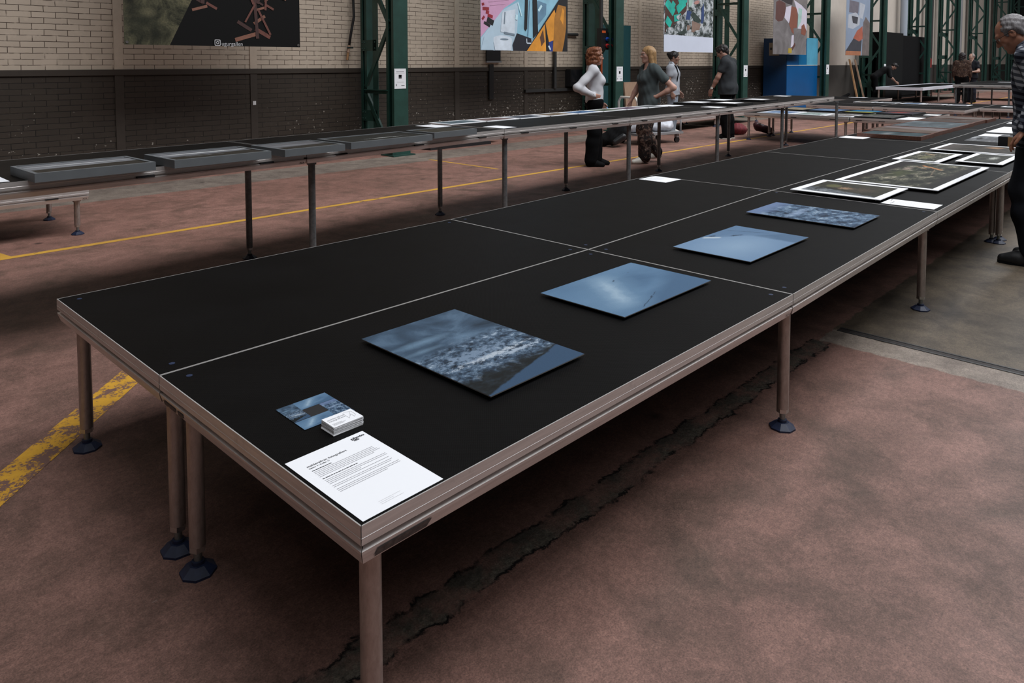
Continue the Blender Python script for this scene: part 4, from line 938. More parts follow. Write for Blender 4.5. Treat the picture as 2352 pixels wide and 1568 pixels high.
# hose with valve at the nearest column
r = empty('air_hose', (6.25, 9.3, 1.66), 0, 'black air hose with brass valve hanging on the wall side of the nearest column', 'hose')
b = MB(); b.tube([(-.02, 0, .12), (0, -.02, .3), (.06, -.03, .6), (.05, 0, 1.5), (.04, .02, 3)], .022, M['black'], 8); b.build('tube', r)
b = MB(); b.cyl((-.02, 0, .12), (-.05, -.01, 0), .026, M['card'], n=8); b.cyl((-.05, -.01, 0), (-.07, -.01, -.12), .018, M['timber'], n=8); b.box(-.08, .04, -.03, .0, .07, .1, M['steel']); b.build('valve', r)
# small dark picture and black strip under the second poster
r = empty('small_dark_picture', (9.68, WALL_Y - .02, 1.53), 0, 'small dark speckled picture on the wall under the blue shirt poster', 'picture')
b = MB(); b.box(-.2, .2, -.02, 0, 0, .24, M['black'], topuv=False); b.build('picture', r)
b = MB(); b.box(-.21, .21, -.04, 0, -.03, 0, M['grey']); b.build('ledge', r)
b = MB(); b.box(-.06, .06, -.04, 0, 0, .70, M['black']); at(b.build('cable_duct', None, (9.63, WALL_Y + .01, .76)), 'black vertical duct on the dark wall below the small dark picture', 'duct')
b = MB(); b.cyl((0, 0, 0), (0, 0, .85), .04, M['darkgrey'], n=10); at(b.build('wall_pipe', None, (11.55, WALL_Y - .06, .95)), 'thin vertical pipe on the wall under the right edge of the shirt poster', 'pipe')
b = MB(); b.box(-1.0, 1.0, -.05, 0, -.03, .03, M['darkgrey']); at(b.build('wall_conduit', None, (11.62, WALL_Y, .90)), 'long horizontal conduit on the dark wall left of the red-haired woman', 'conduit')
b = MB(); b.cyl((-.24, 0, 0), (.24, 0, 0), .035, M['darkgrey'], n=10); at(b.build('wall_pipe', None, (12.1, WALL_Y - .05, 2.13)), 'short horizontal pipe right of the shirt poster', 'pipe')
r = empty('wall_monitor', (12.3, WALL_Y, .97), 0, 'black flat box on the wall behind the red-haired woman\'s elbow', 'box')
b = MB(); b.box(-.33, .3, -.16, 0, 0, .38, M['black']); b.build('case', r)
b = MB(); b.box(-.31, .28, -.165, -.16, .02, .36, M['glass']); b.build('front', r)
b = MB(); b.box(-.025, .025, -.006, 0, -.03, .03, M['paper_edge']); at(b.build('wall_sticker', None, (4.58, WALL_Y - .013, .885)), 'tiny white sticker on the dark wall post left of the nearest column', 'sticker')
# socket board on the second column
r = empty('socket_box', (12.30, 8.62, 1.78), 0, 'black power box with red and blue sockets on the second column', 'power box')
b = MB(); b.box(-.17, .28, -.1, .02, 0, .46, M['black']); b.build('case', r)
for i, (z, m, nm) in enumerate(((.22, 'blue_sock', 'blue socket'), (.08, 'red_sock', 'red socket'))):
    for x in (.02, .12, .22):
        b = MB(); b.cyl((x, -.14, z), (x, -.1, z + .01), .043, M[m], n=12); b.cyl((x, -.145, z), (x, -.14, z), .03, M['black'], n=12); o = b.build('socket', r); o['label'] = nm
b = MB(); b.box(-.15, -.02, -.106, -.1, .36, .41, M['orange']); o = b.build('indicator', r); o['label'] = 'orange indicator'
b = MB(); b.cyl((0, 0, 0), (0, 0, 5.9), .035, M['orange'], n=8); at(b.build('orange_conduit', None, (12.76, 9.0, 0)), 'orange pipe running up behind the second column', 'pipe')
b = MB(); b.cyl((0, 0, 0), (0, 0, 4), .04, M['darkgrey'], n=8); at(b.build('grey_conduit', None, (12.2, 8.58, 2.238)), 'dark grey cable pipe running up to the black power box', 'pipe')
r = empty('teal_sheet_box', (13.45, 9.1, 0), 0, 'tall teal metal locker standing behind the second column', 'locker')
b = MB(); b.box(-.62, .62, 0, .28, 0, 2.38, M['teal']); b.build('body', r)
b = MB(); b.box(-.58, .58, -.012, 0, .06, 2.32, M['teal']); b.build('door', r)
# blue locker
r = empty('blue_locker', (21.65, 8.55, 0), 0, 'big blue lacquered locker with skylight reflection painted on upper door and white stripe', 'locker')
b = MB(); b.box(0, 2.42, 0, .74, 0, 2.26, M['blue_dark']); b.build('body', r)
b = MB(); b.box(.02, 2.40, -.012, 0, .02, 1.40, M['blue']); o = b.build('lower_panel', r)
for x0, x1, z1, m in ((.02, .85, 2.24, 'blue'), (.87, 1.50, 2.24, 'blue_reflection_fade'), (1.52, 2.40, 2.30, 'blue_reflection')):
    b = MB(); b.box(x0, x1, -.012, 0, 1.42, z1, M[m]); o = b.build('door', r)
    if m != 'blue': o['label'] = 'door with skylight reflection painted light blue' if m == 'blue_reflection' else 'door with fading reflection painted mid blue'
b = MB(); b.box(-.003, 2.40, -.016, -.01, 1.405, 1.425, M['white']); b.build('stripe', r)
b = MB(); b.box(-.012, 0, .24, .56, 1.72, 2.12, M['tan_paper']); b.box(-.014, -.012, .46, .53, 1.90, 1.97, M['ink']); b.box(-.014, -.012, .28, .42, 1.90, 1.97, M['ink']); b.build('notice', r)
# cardboard, trolley, bags
b = MB(); mt = Matrix.Translation((13.75, 8.75, 0)) @ Matrix.Rotation(-.12, 4, 'X')
b.box(-.26, .36, 0, .04, 0, 1.05, M['card'], mat4=mt); at(b.build('cardboard_sheet'), 'brown cardboard sheet leaning behind the trolley handle', 'cardboard')
r = empty('hand_trolley', (10.75, 6.55, 0), -.25, 'white-handled platform trolley loaded with white sacks by the backpack', 'trolley')
b = MB(); b.box(-.35, .75, -.32, .32, .17, .21, M['grey']); b.build('platform', r)
b = MB(); b.tube([(-.33, -.26, .2), (-.33, -.26, .78), (-.33, -.2, .86), (-.33, .2, .86), (-.33, .26, .78), (-.33, .26, .2)], .022, M['white'], 8); b.build('handle', r)
b = MB(); b.tube([(.72, -.28, .2), (.72, -.28, .5), (.72, .28, .5), (.72, .28, .2)], .018, M['grey'], 8); b.build('end_rail', r)
for x in (-.25, .65):
    for y in (-.25, .25):
        b = MB(); b.cyl((x, y - .02, .055), (x, y + .02, .055), .055, M['black'], n=14); b.box(x - .03, x + .03, y - .03, y + .03, .1, .17, M['grey']); b.build('wheel', r)

# ------------------------------------------------------------------ soft bodies: smooth union of tapered limbs, meshed with surface nets
class Field:
    def __init__(s): s.ops = []
    def rc(s, a, b, ra, rb, k=.02, sub=False):
        s.ops.append(('rc', np.array(a, float), np.array(b, float), ra, rb, k, sub)); return s
    def el(s, c, r, R=None, k=.02, sub=False):
        s.ops.append(('el', np.array(c, float), np.array(r if hasattr(r, '__len__') else (r, r, r), float), None if R is None else np.array(R), k, sub)); return s
    def cut(s, p, n, k=.0):
        n = np.array(n, float); s.ops.append(('cut', np.array(p, float), n / np.linalg.norm(n), 0, 0, k, False)); return s
    def disp(s, fn): s.ops.append(('disp', fn, None, 0, 0, 0, False)); return s
    def mesh(s, vox):
        lo = np.full(3, 1e9); hi = -lo
        for o in s.ops:
            if o[0] == 'rc' and not o[6]:
                r = max(o[3], o[4]); lo = np.minimum(lo, np.minimum(o[1], o[2]) - r); hi = np.maximum(hi, np.maximum(o[1], o[2]) + r)
            if o[0] == 'el' and not o[5]:
                r = o[2].max() if o[3] is not None else o[2]; lo = np.minimum(lo, o[1] - r); hi = np.maximum(hi, o[1] + r)
        lo -= vox * 3 + .012; hi += vox * 3 + .012
        n = np.ceil((hi - lo) / vox).astype(int) + 1
        D = np.full(n, .3, np.float32)
        ax = [lo[i] + vox * np.arange(n[i]) for i in range(3)]
        def win(a, b):
            i0 = np.clip(((a - lo) / vox).astype(int) - 1, 0, n); i1 = np.clip(((b - lo) / vox).astype(int) + 2, 0, n)
            sl = tuple(slice(i0[i], i1[i]) for i in range(3))
            X, Y, Z = np.meshgrid(*(ax[i][sl[i]] for i in range(3)), indexing='ij')
            return sl, X, Y, Z
        for o in s.ops:
            if o[0] == 'rc':
                _, a, b, ra, rb, k, sub = o; r = max(ra, rb) + .05 + k
                sl, X, Y, Z = win(np.minimum(a, b) - r, np.maximum(a, b) + r)
                ab = b - a; L2 = max(ab @ ab, 1e-9)
                t = np.clip(((X - a[0]) * ab[0] + (Y - a[1]) * ab[1] + (Z - a[2]) * ab[2]) / L2, 0, 1)
                d = np.sqrt((X - a[0] - t * ab[0]) ** 2 + (Y - a[1] - t * ab[1]) ** 2 + (Z - a[2] - t * ab[2]) ** 2) - (ra + (rb - ra) * t)
            elif o[0] == 'el':
                _, c, rr, R, k, sub = o; r = rr.max() + .05 + k
                sl, X, Y, Z = win(c - r, c + r)
                q = np.stack([X - c[0], Y - c[1], Z - c[2]], -1)
                if R is not None: q = q @ R
                k0 = np.sqrt(((q / rr) ** 2).sum(-1)); k1 = np.sqrt(((q / rr ** 2) ** 2).sum(-1)) + 1e-9
                d = k0 * (k0 - 1) / k1
            elif o[0] == 'cut':
                X, Y, Z = np.meshgrid(*ax, indexing='ij'); p, nn = o[1], o[2]
                D = np.maximum(D, ((X - p[0]) * nn[0] + (Y - p[1]) * nn[1] + (Z - p[2]) * nn[2]).astype(np.float32)); continue
            else:
                X, Y, Z = np.meshgrid(*ax, indexing='ij'); m = np.abs(D) < .06
                D[m] += o[1](X[m], Y[m], Z[m]).astype(np.float32); continue
            cur = D[sl]
            if sub: D[sl] = np.maximum(cur, -d)
            elif k > 0:
                h = np.maximum(k - np.abs(cur - d), 0); D[sl] = np.minimum(cur, d) - h * h / (4 * k)
            else: D[sl] = np.minimum(cur, d)
        I = D < 0
        c = [(i, j, k) for i in (0, 1) for j in (0, 1) for k in (0, 1)]
        def sh(A, o): return A[o[0]:n[0] - 1 + o[0], o[1]:n[1] - 1 + o[1], o[2]:n[2] - 1 + o[2]]
        cnt = np.zeros(n - 1, np.int8)
        for o in c: cnt += sh(I, o)
        act = (cnt > 0) & (cnt < 8); idx = np.full(n - 1, -1, np.int64); A = np.argwhere(act); idx[act] = np.arange(len(A))
        acc = np.zeros((len(A), 3)); w = np.zeros(len(A))
        for o in c:
            for axis in range(3):
                if o[axis]: continue
                e = list(o); e[axis] = 1
                d0 = D[A[:, 0] + o[0], A[:, 1] + o[1], A[:, 2] + o[2]]; d1 = D[A[:, 0] + e[0], A[:, 1] + e[1], A[:, 2] + e[2]]
                m = (d0 < 0) != (d1 < 0); t = np.where(m, d0 / np.where(m, d0 - d1, 1), 0)
                p = np.array(o, float)[None].repeat(len(A), 0); p[:, axis] += t
                acc[m] += p[m]; w[m] += 1
        V = lo + (A + acc / w[:, None]) * vox
        F = []
        for axis in range(3):
            u, v = (axis + 1) % 3, (axis + 2) % 3
            s0 = [slice(1, n[i] - 1) for i in range(3)]; s1 = list(s0); s0[axis] = slice(0, n[axis] - 1); s1[axis] = slice(1, n[axis])
            a, b = I[tuple(s0)], I[tuple(s1)]; E = np.argwhere(a != b)
            if not len(E): continue
            fl = a[tuple(E.T)]
            E = E + np.array([0 if i == axis else 1 for i in range(3)])
            def g(du, dv):
                q = E.copy(); q[:, u] += du; q[:, v] += dv; return idx[q[:, 0], q[:, 1], q[:, 2]]
            Q = np.stack([g(-1, -1), g(0, -1), g(0, 0), g(-1, 0)], 1)
            Q[~fl] = Q[~fl][:, ::-1]; F.append(Q)
        return V, np.concatenate(F)
    def build(s, name, vox, m, parent=None, loc=None, rot=None):
        V, F = s.mesh(vox)
        me = bpy.data.meshes.new(name); me.from_pydata(V.tolist(), [], F.tolist()); me.update()
        me.polygons.foreach_set('use_smooth', [True] * len(me.polygons)); me.materials.append(m)
        o = bpy.data.objects.new(name, me); COL.objects.link(o)
        if parent: o.parent = parent
        if loc: o.location = loc
        if rot: o.rotation_euler = rot
        return o
def folds(amp, f=26, seed=0.0):
    return lambda x, y, z: amp * (np.sin(f * (z + .35 * x - .3 * y) + 3 * np.sin(5 * x + seed) + 2.2 * np.sin(7 * y + seed * 2)) * .6 + np.sin(f * 1.9 * (.6 * z - x + y) + seed) * .4)
def tuft(amp, f=110, seed=0.0):
    return lambda x, y, z: amp * (np.sin(f * x + 2 * np.sin(40 * z + seed)) * np.sin(f * .8 * y + 1.5 * np.sin(35 * x)) + .7 * np.sin(f * .7 * z + 2 * np.sin(45 * y)))

# sacks and bags
for k, (x, y, z, rx, ry, rz, m, lb) in enumerate(((10.62, 6.62, .32, .28, .24, .13, 'bag_white', 'white sack on the trolley beside the backpack, lower left one'), (11.18, 6.42, .31, .27, .23, .12, 'bag_white', 'white sack at the right end of the trolley, lower one'),
        (11.12, 6.45, .53, .25, .22, .11, 'bag_white', 'white sack lying on top at the right end of the trolley'), (10.55, 6.66, .54, .24, .2, .11, 'bag_white', 'white sack on top at the left end of the trolley'))):
    f = Field().el((0, 0, 0), (rx, ry, rz)).el((rx * .5, .05, .01), (rx * .6, ry * .8, rz * .9), k=.05).disp(folds(.012, 30, k)); f.cut((0, 0, -rz * .8), (0, 0, -1))
    tag(f.build('plastic_sack', .016, M[m], None, (x, y, z), (0, 0, -.25)), lb, 'sack', 'white sacks on the trolley')
f = Field().el((0, 0, 0), (.16, .13, .11)).el((.06, .02, .05), (.1, .1, .08), k=.05).disp(folds(.012, 34, 2)); tag(f.build('plastic_bag', .014, M['bag_blue'], None, (10.22, 7.05, .55)), 'light blue plastic bag between the backpack and the trolley handle', 'bag')
r = empty('backpack', (9.95, 6.6, 0), -.75, 'black backpack lying on the floor right of the red-haired woman\'s feet', 'backpack')
f = Field().rc((-.22, 0, .12), (.2, 0, .30), .12, .17, .05).rc((-.05, -.12, .12), (.2, -.12, .24), .09, .11, .05).disp(folds(.008, 30, 1)); f.cut((0, 0, .003), (0, 0, -1)); f.build('body', .014, M['blackcloth'], r)
f = Field().rc((-.02, -.2, .1), (.16, -.2, .2), .06, .07, .03); f.build('pocket', .012, M['black'], r)
b = MB(); b.tube([(.2, .05, .42), (.3, .02, .52), (.34, 0, .4), (.28, 0, .26)], .016, M['black']); b.build('strap', r)
f = Field().el((0, 0, .14), (.22, .17, .15)).el((.12, -.03, .1), (.16, .14, .1), k=.06).disp(folds(.014, 32, 3)); f.cut((0, 0, .002), (0, 0, -1)); tag(f.build('fabric_bag', .014, M['bag_red'], None, (13.55, 6.05, 0)), 'crumpled dark red cloth bag under the cross table corner', 'bag')
r = empty('leather_bag', (13.92, 5.66, 0), -.9, 'maroon leather bag leaning against the red cloth bag on the floor', 'bag')
f = Field().rc((-.2, 0, .27), (.2, 0, .1), .1, .1, .04).rc((-.16, .05, .2), (.2, .05, .09), .1, .09, .04).disp(folds(.005, 30)); f.cut((0, 0, .002), (0, 0, -1)); f.build('body', .013, M['bag_maroon'], r)
b = MB(); b.box(-.16, -.10, -.11, -.07, .3, .34, M['steel']); b.build('buckle', r); r.scale = (.72, .72, .72); bpy.data.objects['fabric_bag'].scale = (.85, .85, .85)
f = Field().rc((-.4, 0, .05), (.4, 0, .09), .07, .16, .05).rc((-.1, 0, .15), (.25, .05, .4), .12, .05, .06).disp(folds(.015, 22, 4)); f.cut((0, 0, .003), (0, 0, -1)); tag(f.build('black_cloth_heap', .03, M['blackcloth'], None, (25.9, 8.4, 0), (0, 0, -1)), 'heap of black cloth on the floor right of the blue locker column', 'cloth')
r = empty('low_crate', (8.0, 8.75, 0), 0, 'thin black crate with a white board, on the floor by the dark wall', 'crate')
b = MB(); b.box(-.7, .75, -.25, .25, 0, .05, M['black_rough' if 'black_rough' in M else 'black']); b.build('crate', r)
b = MB(); b.box(.4, 1.1, -.12, .1, .05, .065, M['white']); b.build('board', r)
# timber, stub column, pipes, partition
for k, (x, dx, m) in enumerate(((28.5, .55, 'timber'), (28.72, .42, 'card'))):
    b = MB(); b.bar((0, 0, 0), (dx, .55, 1.62), (.13, .10)[k], .045, M[m], up=(0, 1, 0)); tag(b.build('timber_plank', None, (x + .1 + .5 * k, 8.75, 0)), ('raw timber plank leaning on the wall under the fifth poster, front one', 'paler board leaning behind the raw timber plank')[k], 'plank')
b = MB(); b.box(-.42, .42, -.02, .02, 0, 2.0, M['grey'], topuv=False); b.box(-.36, .36, -.025, -.02, .1, 1.9, M['darkgrey'], topuv=False); tag(b.build('wall_sign', None, (25.9, WALL_Y - .03, .9 + .05)), 'grey picture on the pale wall right of the blue locker column', 'picture')
bpy.data.objects['wall_sign'].scale = (.6, 1, .45)
bpy.data.objects['wall_sign'].location.z = 1.5
r = empty('stub_column', (30.9, 9.0, 0), 0, 'short green steel stub column under the fifth poster', 'column')
b = MB(); b.box(-.3, .3, -.2, .2, 0, 1.7, M['green']); b.build('post', r); b = MB(); b.box(-.42, .42, -.24, .24, 1.7, 1.78, M['green']); b.build('cap_plate', r)
for k, (x, rr, m, z0, lb) in enumerate(((35.1, .15, 'greypipe', 2.6, 'blue-grey pipe above the black partition'), (39.0, .18, 'darkgrey', 0, 'thin dark pipe right of the black partition'), (44.4, .2, 'grey', 0, 'pale grey pipe between two distant columns'))):
    b = MB(); b.cyl((0, 0, z0), (0, 0, ZC), rr, M[m], n=14); tag(b.build('wall_pipe', None, (x, 9.1, 0)), lb, 'pipe')
M['black_rough'] = simple('black_board', (.006, .006, .006, 1), .9, spec=.15)
r = empty('black_partition', (30.6, 8.5, 0), 0, 'big black partition with door handle behind the man in black', 'partition')
b = MB(); b.box(0, 2.4, 0, .85, 0, 2.72, M['black_rough']); b.box(2.4, 7.2, .2, .85, 0, 2.66, M['black_rough']); b.build('panel', r)
b = MB(); b.box(2.5, 7.0, .18, .2, .1, 2.6, M['blackcloth']); b.build('door', r)
b = MB(); b.box(6.5, 6.85, .10, .16, 1.02, 1.08, M['steel']); b.box(6.75, 6.82, .1, .18, .8, 1.3, M['darkgrey']); b.build('handle', r)
r = empty('fire_extinguisher', (36.44, 8.4, 1.28), 0, 'small red fire extinguisher on the column right of the black partition', 'fire extinguisher')
b = MB(); b.cyl((0, 0, 0), (0, 0, .36), .11, M['redext'], n=12); b.ball((0, 0, .36), .11, M['redext'], 12, 8); b.build('cylinder', r); b = MB(); b.box(-.04, .12, -.04, .04, .46, .52, M['black']); b.build('valve', r)
# the block under the plaid man's hand
r = empty('display_block', (6.35, .18, T1), 0, 'small black box with a tan strip under the plaid man\'s hand', 'box')
b = MB(); b.box(-.12, .12, -.14, .14, 0, .1, M['black']); b.build('body', r); b = MB(); b.box(-.123, -.12, -.02, .05, 0, .1, M['timber']); b.build('strip', r)
r.location = (8.75, .42, T1)

# ------------------------------------------------------------------ people
def skin(name, c):
    g = NG(name, .5, 0, .4); n = g.noise(g.tc('Object'), 14, 5, .6)
    g.col(g.mix(g.mask(n, .3, .7), tuple(x * .82 for x in c[:3]) + (1,), tuple(min(1, x * 1.15) for x in c[:3]) + (1,)))
    g.b.inputs['Subsurface Weight'].default_value = .08; g.b.inputs['Subsurface Radius'].default_value = (.4, .15, .1); g.b.inputs['Subsurface Scale'].default_value = .02
    return g.m
def cloth(name, c, var=.15, sc=9): return simple(name, c, .85, spec=.25, var=var, scale=sc)
M['eye_white'] = simple('eye_white', (.55, .53, .5, 1), .3); M['iris'] = simple('eye_iris', (.02, .015, .012, 1), .2)
g = NG('plaid_shirt_cloth', .85, 0, .2); o = g.tc('Object'); s_ = g.sep(g.map(o, (1, 1, 1), rot=(.12, .1, 0)))
def band(sock, f, ph, lo): return g.mask(g.math('SINE', g.math('MULTIPLY_ADD', sock, f, ph)), lo, lo + .12)
hor = band(s_[2], 150, 0, .0); ver = band(g.math('ADD', s_[1], g.math('MULTIPLY', s_[0], .8)), 160, .6, .0)
fine_ = g.math('MAXIMUM', band(s_[2], 150, 1.6, .93), band(g.math('ADD', s_[1], g.math('MULTIPLY', s_[0], .8)), 160, 2.2, .93))
tot = g.math('MULTIPLY', g.math('ADD', hor, ver), .5)
g.col(g.mix(fine_, g.ramp(tot, [(0, (.34, .36, .40, 1)), (.5, (.06, .068, .09, 1)), (1, (.007, .008, .016, 1))]), (.015, .02, .04, 1))); M['plaid'] = g.m
g = NG('floral_trouser_cloth', .8, 0, .25); o = g.tc('Object'); n = g.noise(o, 13, 5, .65, 1.2); n2 = g.noise(o, 24, 4, .6, .8)
c_ = g.ramp(g.mask(n, .34, .66), [(0, (.008, .006, .006, 1)), (.5, (.02, .013, .012, 1)), (.66, (.07, .035, .026, 1)), (.8, (.15, .10, .08, 1))])
g.col(g.mix(g.mask(n2, .62, .68), c_, (.28, .23, .20, 1))); M['floral'] = g.m
g = NG('patterned_top_cloth', .8, 0, .25); n = g.noise(g.tc('Object'), 16, 4, .6, 1.5); g.col(g.ramp(g.mask(n, .35, .65), [(0, (.014, .008, .007, 1)), (.6, (.05, .026, .018, 1)), (1, (.13, .085, .06, 1))])); M['leopard'] = g.m

DEF = dict(pel=(0, 0, .95), wst=(.01, 0, 1.10), chs=(.01, 0, 1.29), nck=(-.005, 0, 1.47), hed=(.03, 0, 1.625),
           sL=(-.01, .175, 1.405), eL=(-.03, .225, 1.13), wL=(.04, .235, .89), sR=(-.01, -.175, 1.405), eR=(-.03, -.225, 1.13), wR=(.04, -.235, .89),
           hL=(0, .092, .92), kL=(.02, .10, .50), aL=(-.02, .105, .09), hR=(0, -.092, .92), kR=(.02, -.10, .50), aR=(-.02, -.105, .09), fL=0.1, fR=-.1, dL=None, dR=None, nL=None, nR=None)
def person(label, loc, rotz, J=None, look=(0, 0), skinc=(.42, .24, .17), H=1.75, vox=.011, sex='m', hair=None, top=None, bottom=None, shoes=None, glasses=False, extra=None, fat=1.0, curl=.35, group=None):
    """local frame: +X forward, +Y the person's left, +Z up, origin between the feet"""
    j = dict(DEF); j.update(J or {}); S = H / 1.75
    V_ = {k: Vector(v) for k, v in j.items() if isinstance(v, tuple) and k not in ('dL', 'dR', 'nL', 'nR')}
    root = empty('person', loc, rotz, label, 'person', group); root.scale = (S, S, S)
    hw = .095 if sex == 'm' else .085
    R = Matrix.Rotation(look[0], 3, 'Z') @ Matrix.Rotation(look[1], 3, 'Y'); hc = V_['hed']
    hp = lambda x, y, z: hc + R @ Vector((x, y, z))
    Rn = np.array(R)
    spine = (V_['nck'] - V_['pel']).normalized()
    lat = (V_['sL'] - V_['sR']); lat = (lat - spine * lat.dot(spine)).normalized()
    def torso(f, g_, k=.05):
        for s in (1, -1):
            P = lambda n_, w: V_[n_] + lat * (s * w)
            cr = (.112 if sex == 'm' else .098) * fat
            f.rc(P('chs', .072), P('wst', .055), cr + g_, .098 * fat + g_, k); f.rc(P('wst', .055), P('pel', .068), .098 * fat + g_, .112 * (fat if sex == 'm' else 1.02) + g_, k)
            f.rc(V_['sL' if s > 0 else 'sR'], P('chs', .06), .058 + g_, .10 + g_, k)
            if sex == 'f':
                fw = lat.cross(spine); f.el(P('chs', .07) + fw * .085 - spine * .035, .062 + g_, k=.04)
        f.rc(V_['nck'], V_['chs'], .06 + g_, .10 + g_, k)
        f.rc(V_['sL'], V_['nck'], .052 + g_, .055 + g_, .04); f.rc(V_['sR'], V_['nck'], .052 + g_, .055 + g_, .04)
    def arm(f, s, g_, stop=2, k=.03, cuff=0):
        S_, E_, W_ = V_['s' + s], V_['e' + s], V_['w' + s]
        if stop == .6: f.rc(S_, S_.lerp(E_, .52), .056 + g_ * .7, .050 + g_ * .7 + .004, k); return
        f.rc(S_, E_, .054 + g_, .042 + g_, k)
        if stop >= 2: f.rc(E_, E_.lerp(W_, .35), .042 + g_, .041 + g_, k); f.rc(E_.lerp(W_, .35), W_.lerp(E_, cuff), .041 + g_, .028 + g_, k)
    def leg(f, s, g_, k=.04, straight=0.0, stop=1.0):
        h, n_, a = V_['h' + s], V_['k' + s], V_['a' + s]
        f.rc(h, n_, .088 * fat + g_, .058 + g_ + straight * .02, k); f.rc(n_, n_.lerp(a, .35), .056 + g_ + straight * .02, .056 + g_ + straight * .025, k); f.rc(n_.lerp(a, .35), n_.lerp(a, stop), .056 + g_ + straight * .025, .036 + g_ + straight * .045, k)
    def foot(f, s, g_, k=.02):
        a = V_['a' + s]; t = j['f' + s]; d = Vector((math.cos(t), math.sin(t), 0))
        z = a.z - .055
        f.rc(a, a + Vector((0, 0, -.04)) - d * .03, .036 + g_, .034 + g_, k)
        f.rc(a - d * .035 + Vector((0, 0, -.048)), a + d * .10 + Vector((0, 0, -.052)), .034 + g_, .034 + g_, k); f.rc(a + d * .02, a + d * .13 + Vector((0, 0, -.055)), .036 + g_, .030 + g_, k)
        f.rc(a + d * .08 + Vector((0, .012, -.055)), a + d * .17 + Vector((0, 0, -.06)), .033 + g_, .026 + g_, k)
    def hand(f, s):
        W_, E_ = V_['w' + s], V_['e' + s]
        d = Vector(j['d' + s]) if j['d' + s] else (W_ - E_); d = d.normalized()
        sg = 1 if s == 'L' else -1
        n_ = Vector(j['n' + s]) if j['n' + s] else Vector((-.3, -sg, 0)); n_ = (n_ - d * n_.dot(d)).normalized()   # palm normal
        q = d.cross(n_) * (1 if s == 'L' else -1)       # towards the thumb
        if not j['n' + s] and q.x < 0: q = -q
        for i, (L1, L2, L3, r) in enumerate(((.040, .024, .018, .0088), (.045, .028, .02, .009), (.041, .026, .019, .0086), (.032, .02, .016, .0076))):
            o_ = (1.5 - i) * .0195; kn = W_ + d * (.088 - abs(i - 1) * .004) + q * o_
            f.rc(W_ + d * .012 + q * (o_ * .7), kn, .0175, .0125, .012)
            a1 = curl * .6 + .06 * i; a2 = curl * 1.3 + .08 * i; a3 = curl * 1.8 + .1 * i
            p1 = kn + (d * math.cos(a1) + n_ * math.sin(a1) + q * (1.5 - i) * .06) * L1; p2 = p1 + (d * math.cos(a2) + n_ * math.sin(a2)) * L2; p3 = p2 + (d * math.cos(a3) + n_ * math.sin(a3)) * L3
            f.rc(kn, p1, r + .0012, r, .004); f.rc(p1, p2, r, r * .92, .003); f.rc(p2, p3, r * .92, r * .8, .003)
        t0 = W_ + d * .025 + q * .025; t1 = t0 + (d * .75 + q * .6 + n_ * .25).normalized() * .042; t2 = t1 + (d * .95 + q * .2 + n_ * .25).normalized() * .032; t3 = t2 + (d + n_ * .3).normalized() * .022
        f.rc(t0, t1, .0155, .0115, .008); f.rc(t1, t2, .0112, .0102, .004); f.rc(t2, t3, .0102, .0085, .003)
    body = Field()
    torso(body, 0)
    for s in 'LR': arm(body, s, 0); leg(body, s, 0); foot(body, s, 0)
    # head
    body.rc(V_['nck'], hp(-.02, 0, -.05), .056 if sex == 'm' else .048, .054 if sex == 'm' else .047, .03)
    body.el(hp(-.014, 0, .030), (.099, .077, .092), Rn, .02); body.el(hp(.022, 0, -.028), (.070, .063, .088), Rn, .03)
    body.rc(hp(-.02, .052, -.06), hp(.055, .014, -.100), .020, .018, .03); body.rc(hp(-.02, -.052, -.06), hp(.055, -.014, -.100), .020, .018, .03)
    body.el(hp(.070, 0, -.101), (.022, .024, .018), Rn, .02)
    body.rc(hp(.080, .040, .030), hp(.088, .012, .026), .010, .012, .015); body.rc(hp(.080, -.040, .030), hp(.088, -.012, .026), .010, .012, .015)
    for s in (1, -1): body.el(hp(.093, s * .031, .004), (.013, .015, .010), Rn, .0, True)
    body.rc(hp(.086, 0, .018), hp(.112, 0, -.030), .0085, .0125, .010); body.el(hp(.100, .012, -.034), (.010, .008, .007), Rn, .006); body.el(hp(.100, -.012, -.034), (.010, .008, .007), Rn, .006)
    body.rc(hp(.086, .018, -.062), hp(.086, -.018, -.062), .0075, .0075, .006); body.rc(hp(.084, .015, -.073), hp(.084, -.015, -.073), .0085, .0085, .006)
    for s in (1, -1):
        body.el(hp(.058, s * .045, -.022), (.022, .02, .022), Rn, .02)
        body.el(hp(-.006, s * .078, -.004), (.021, .009, .032), Rn, .005); body.el(hp(-.002, s * .084, -.002), (.010, .006, .018), Rn, 0, True)
    for s in 'LR': hand(body, s)
    bo = body.build('body', vox, skinc if isinstance(skinc, bpy.types.Material) else skin('skin', (*skinc, 1)), root)
    for s in (1, -1):
        e = MB(); e.ball(hp(.0765, s * .031, .003), .0118, M['eye_white'], 12, 8); e.ball(hp(.0835, s * .031, .0025), .0062, M['iris'], 10, 6); e.build('eye', root)
    # clothes
    if top:
        f = Field(); g_ = top.get('g', .012)
        if top.get('hem') is not None:
            torso(f, g_)
            if top['hem'] < .88:
                for s in 'LR': f.rc(V_['h' + s], V_['h' + s].lerp(V_['k' + s], .3), .094 * fat + g_ + .008, .108 * fat + g_, .06)
        for s in 'LR': arm(f, s, g_ + .003, top['sl'], cuff=.06)
        f.disp(folds(top.get('amp', .005), top.get('f', 30), len(label)))
        up = spine * -1
        hp_ = V_['pel'] + spine * (top['hem'] - .95)
        if top.get('flathem'): f.cut(Vector((0, 0, top['hem'])), (0, 0, -1))
        else: f.ops.append(('hem', hp_, -spine))
        f.ops = [o for o in f.ops if o[0] != 'hem'] + ([('cut', np.array(hp_), np.array(-spine), 0, 0, 0, False)] if (not top.get('flathem') and top.get('cutall')) else [])
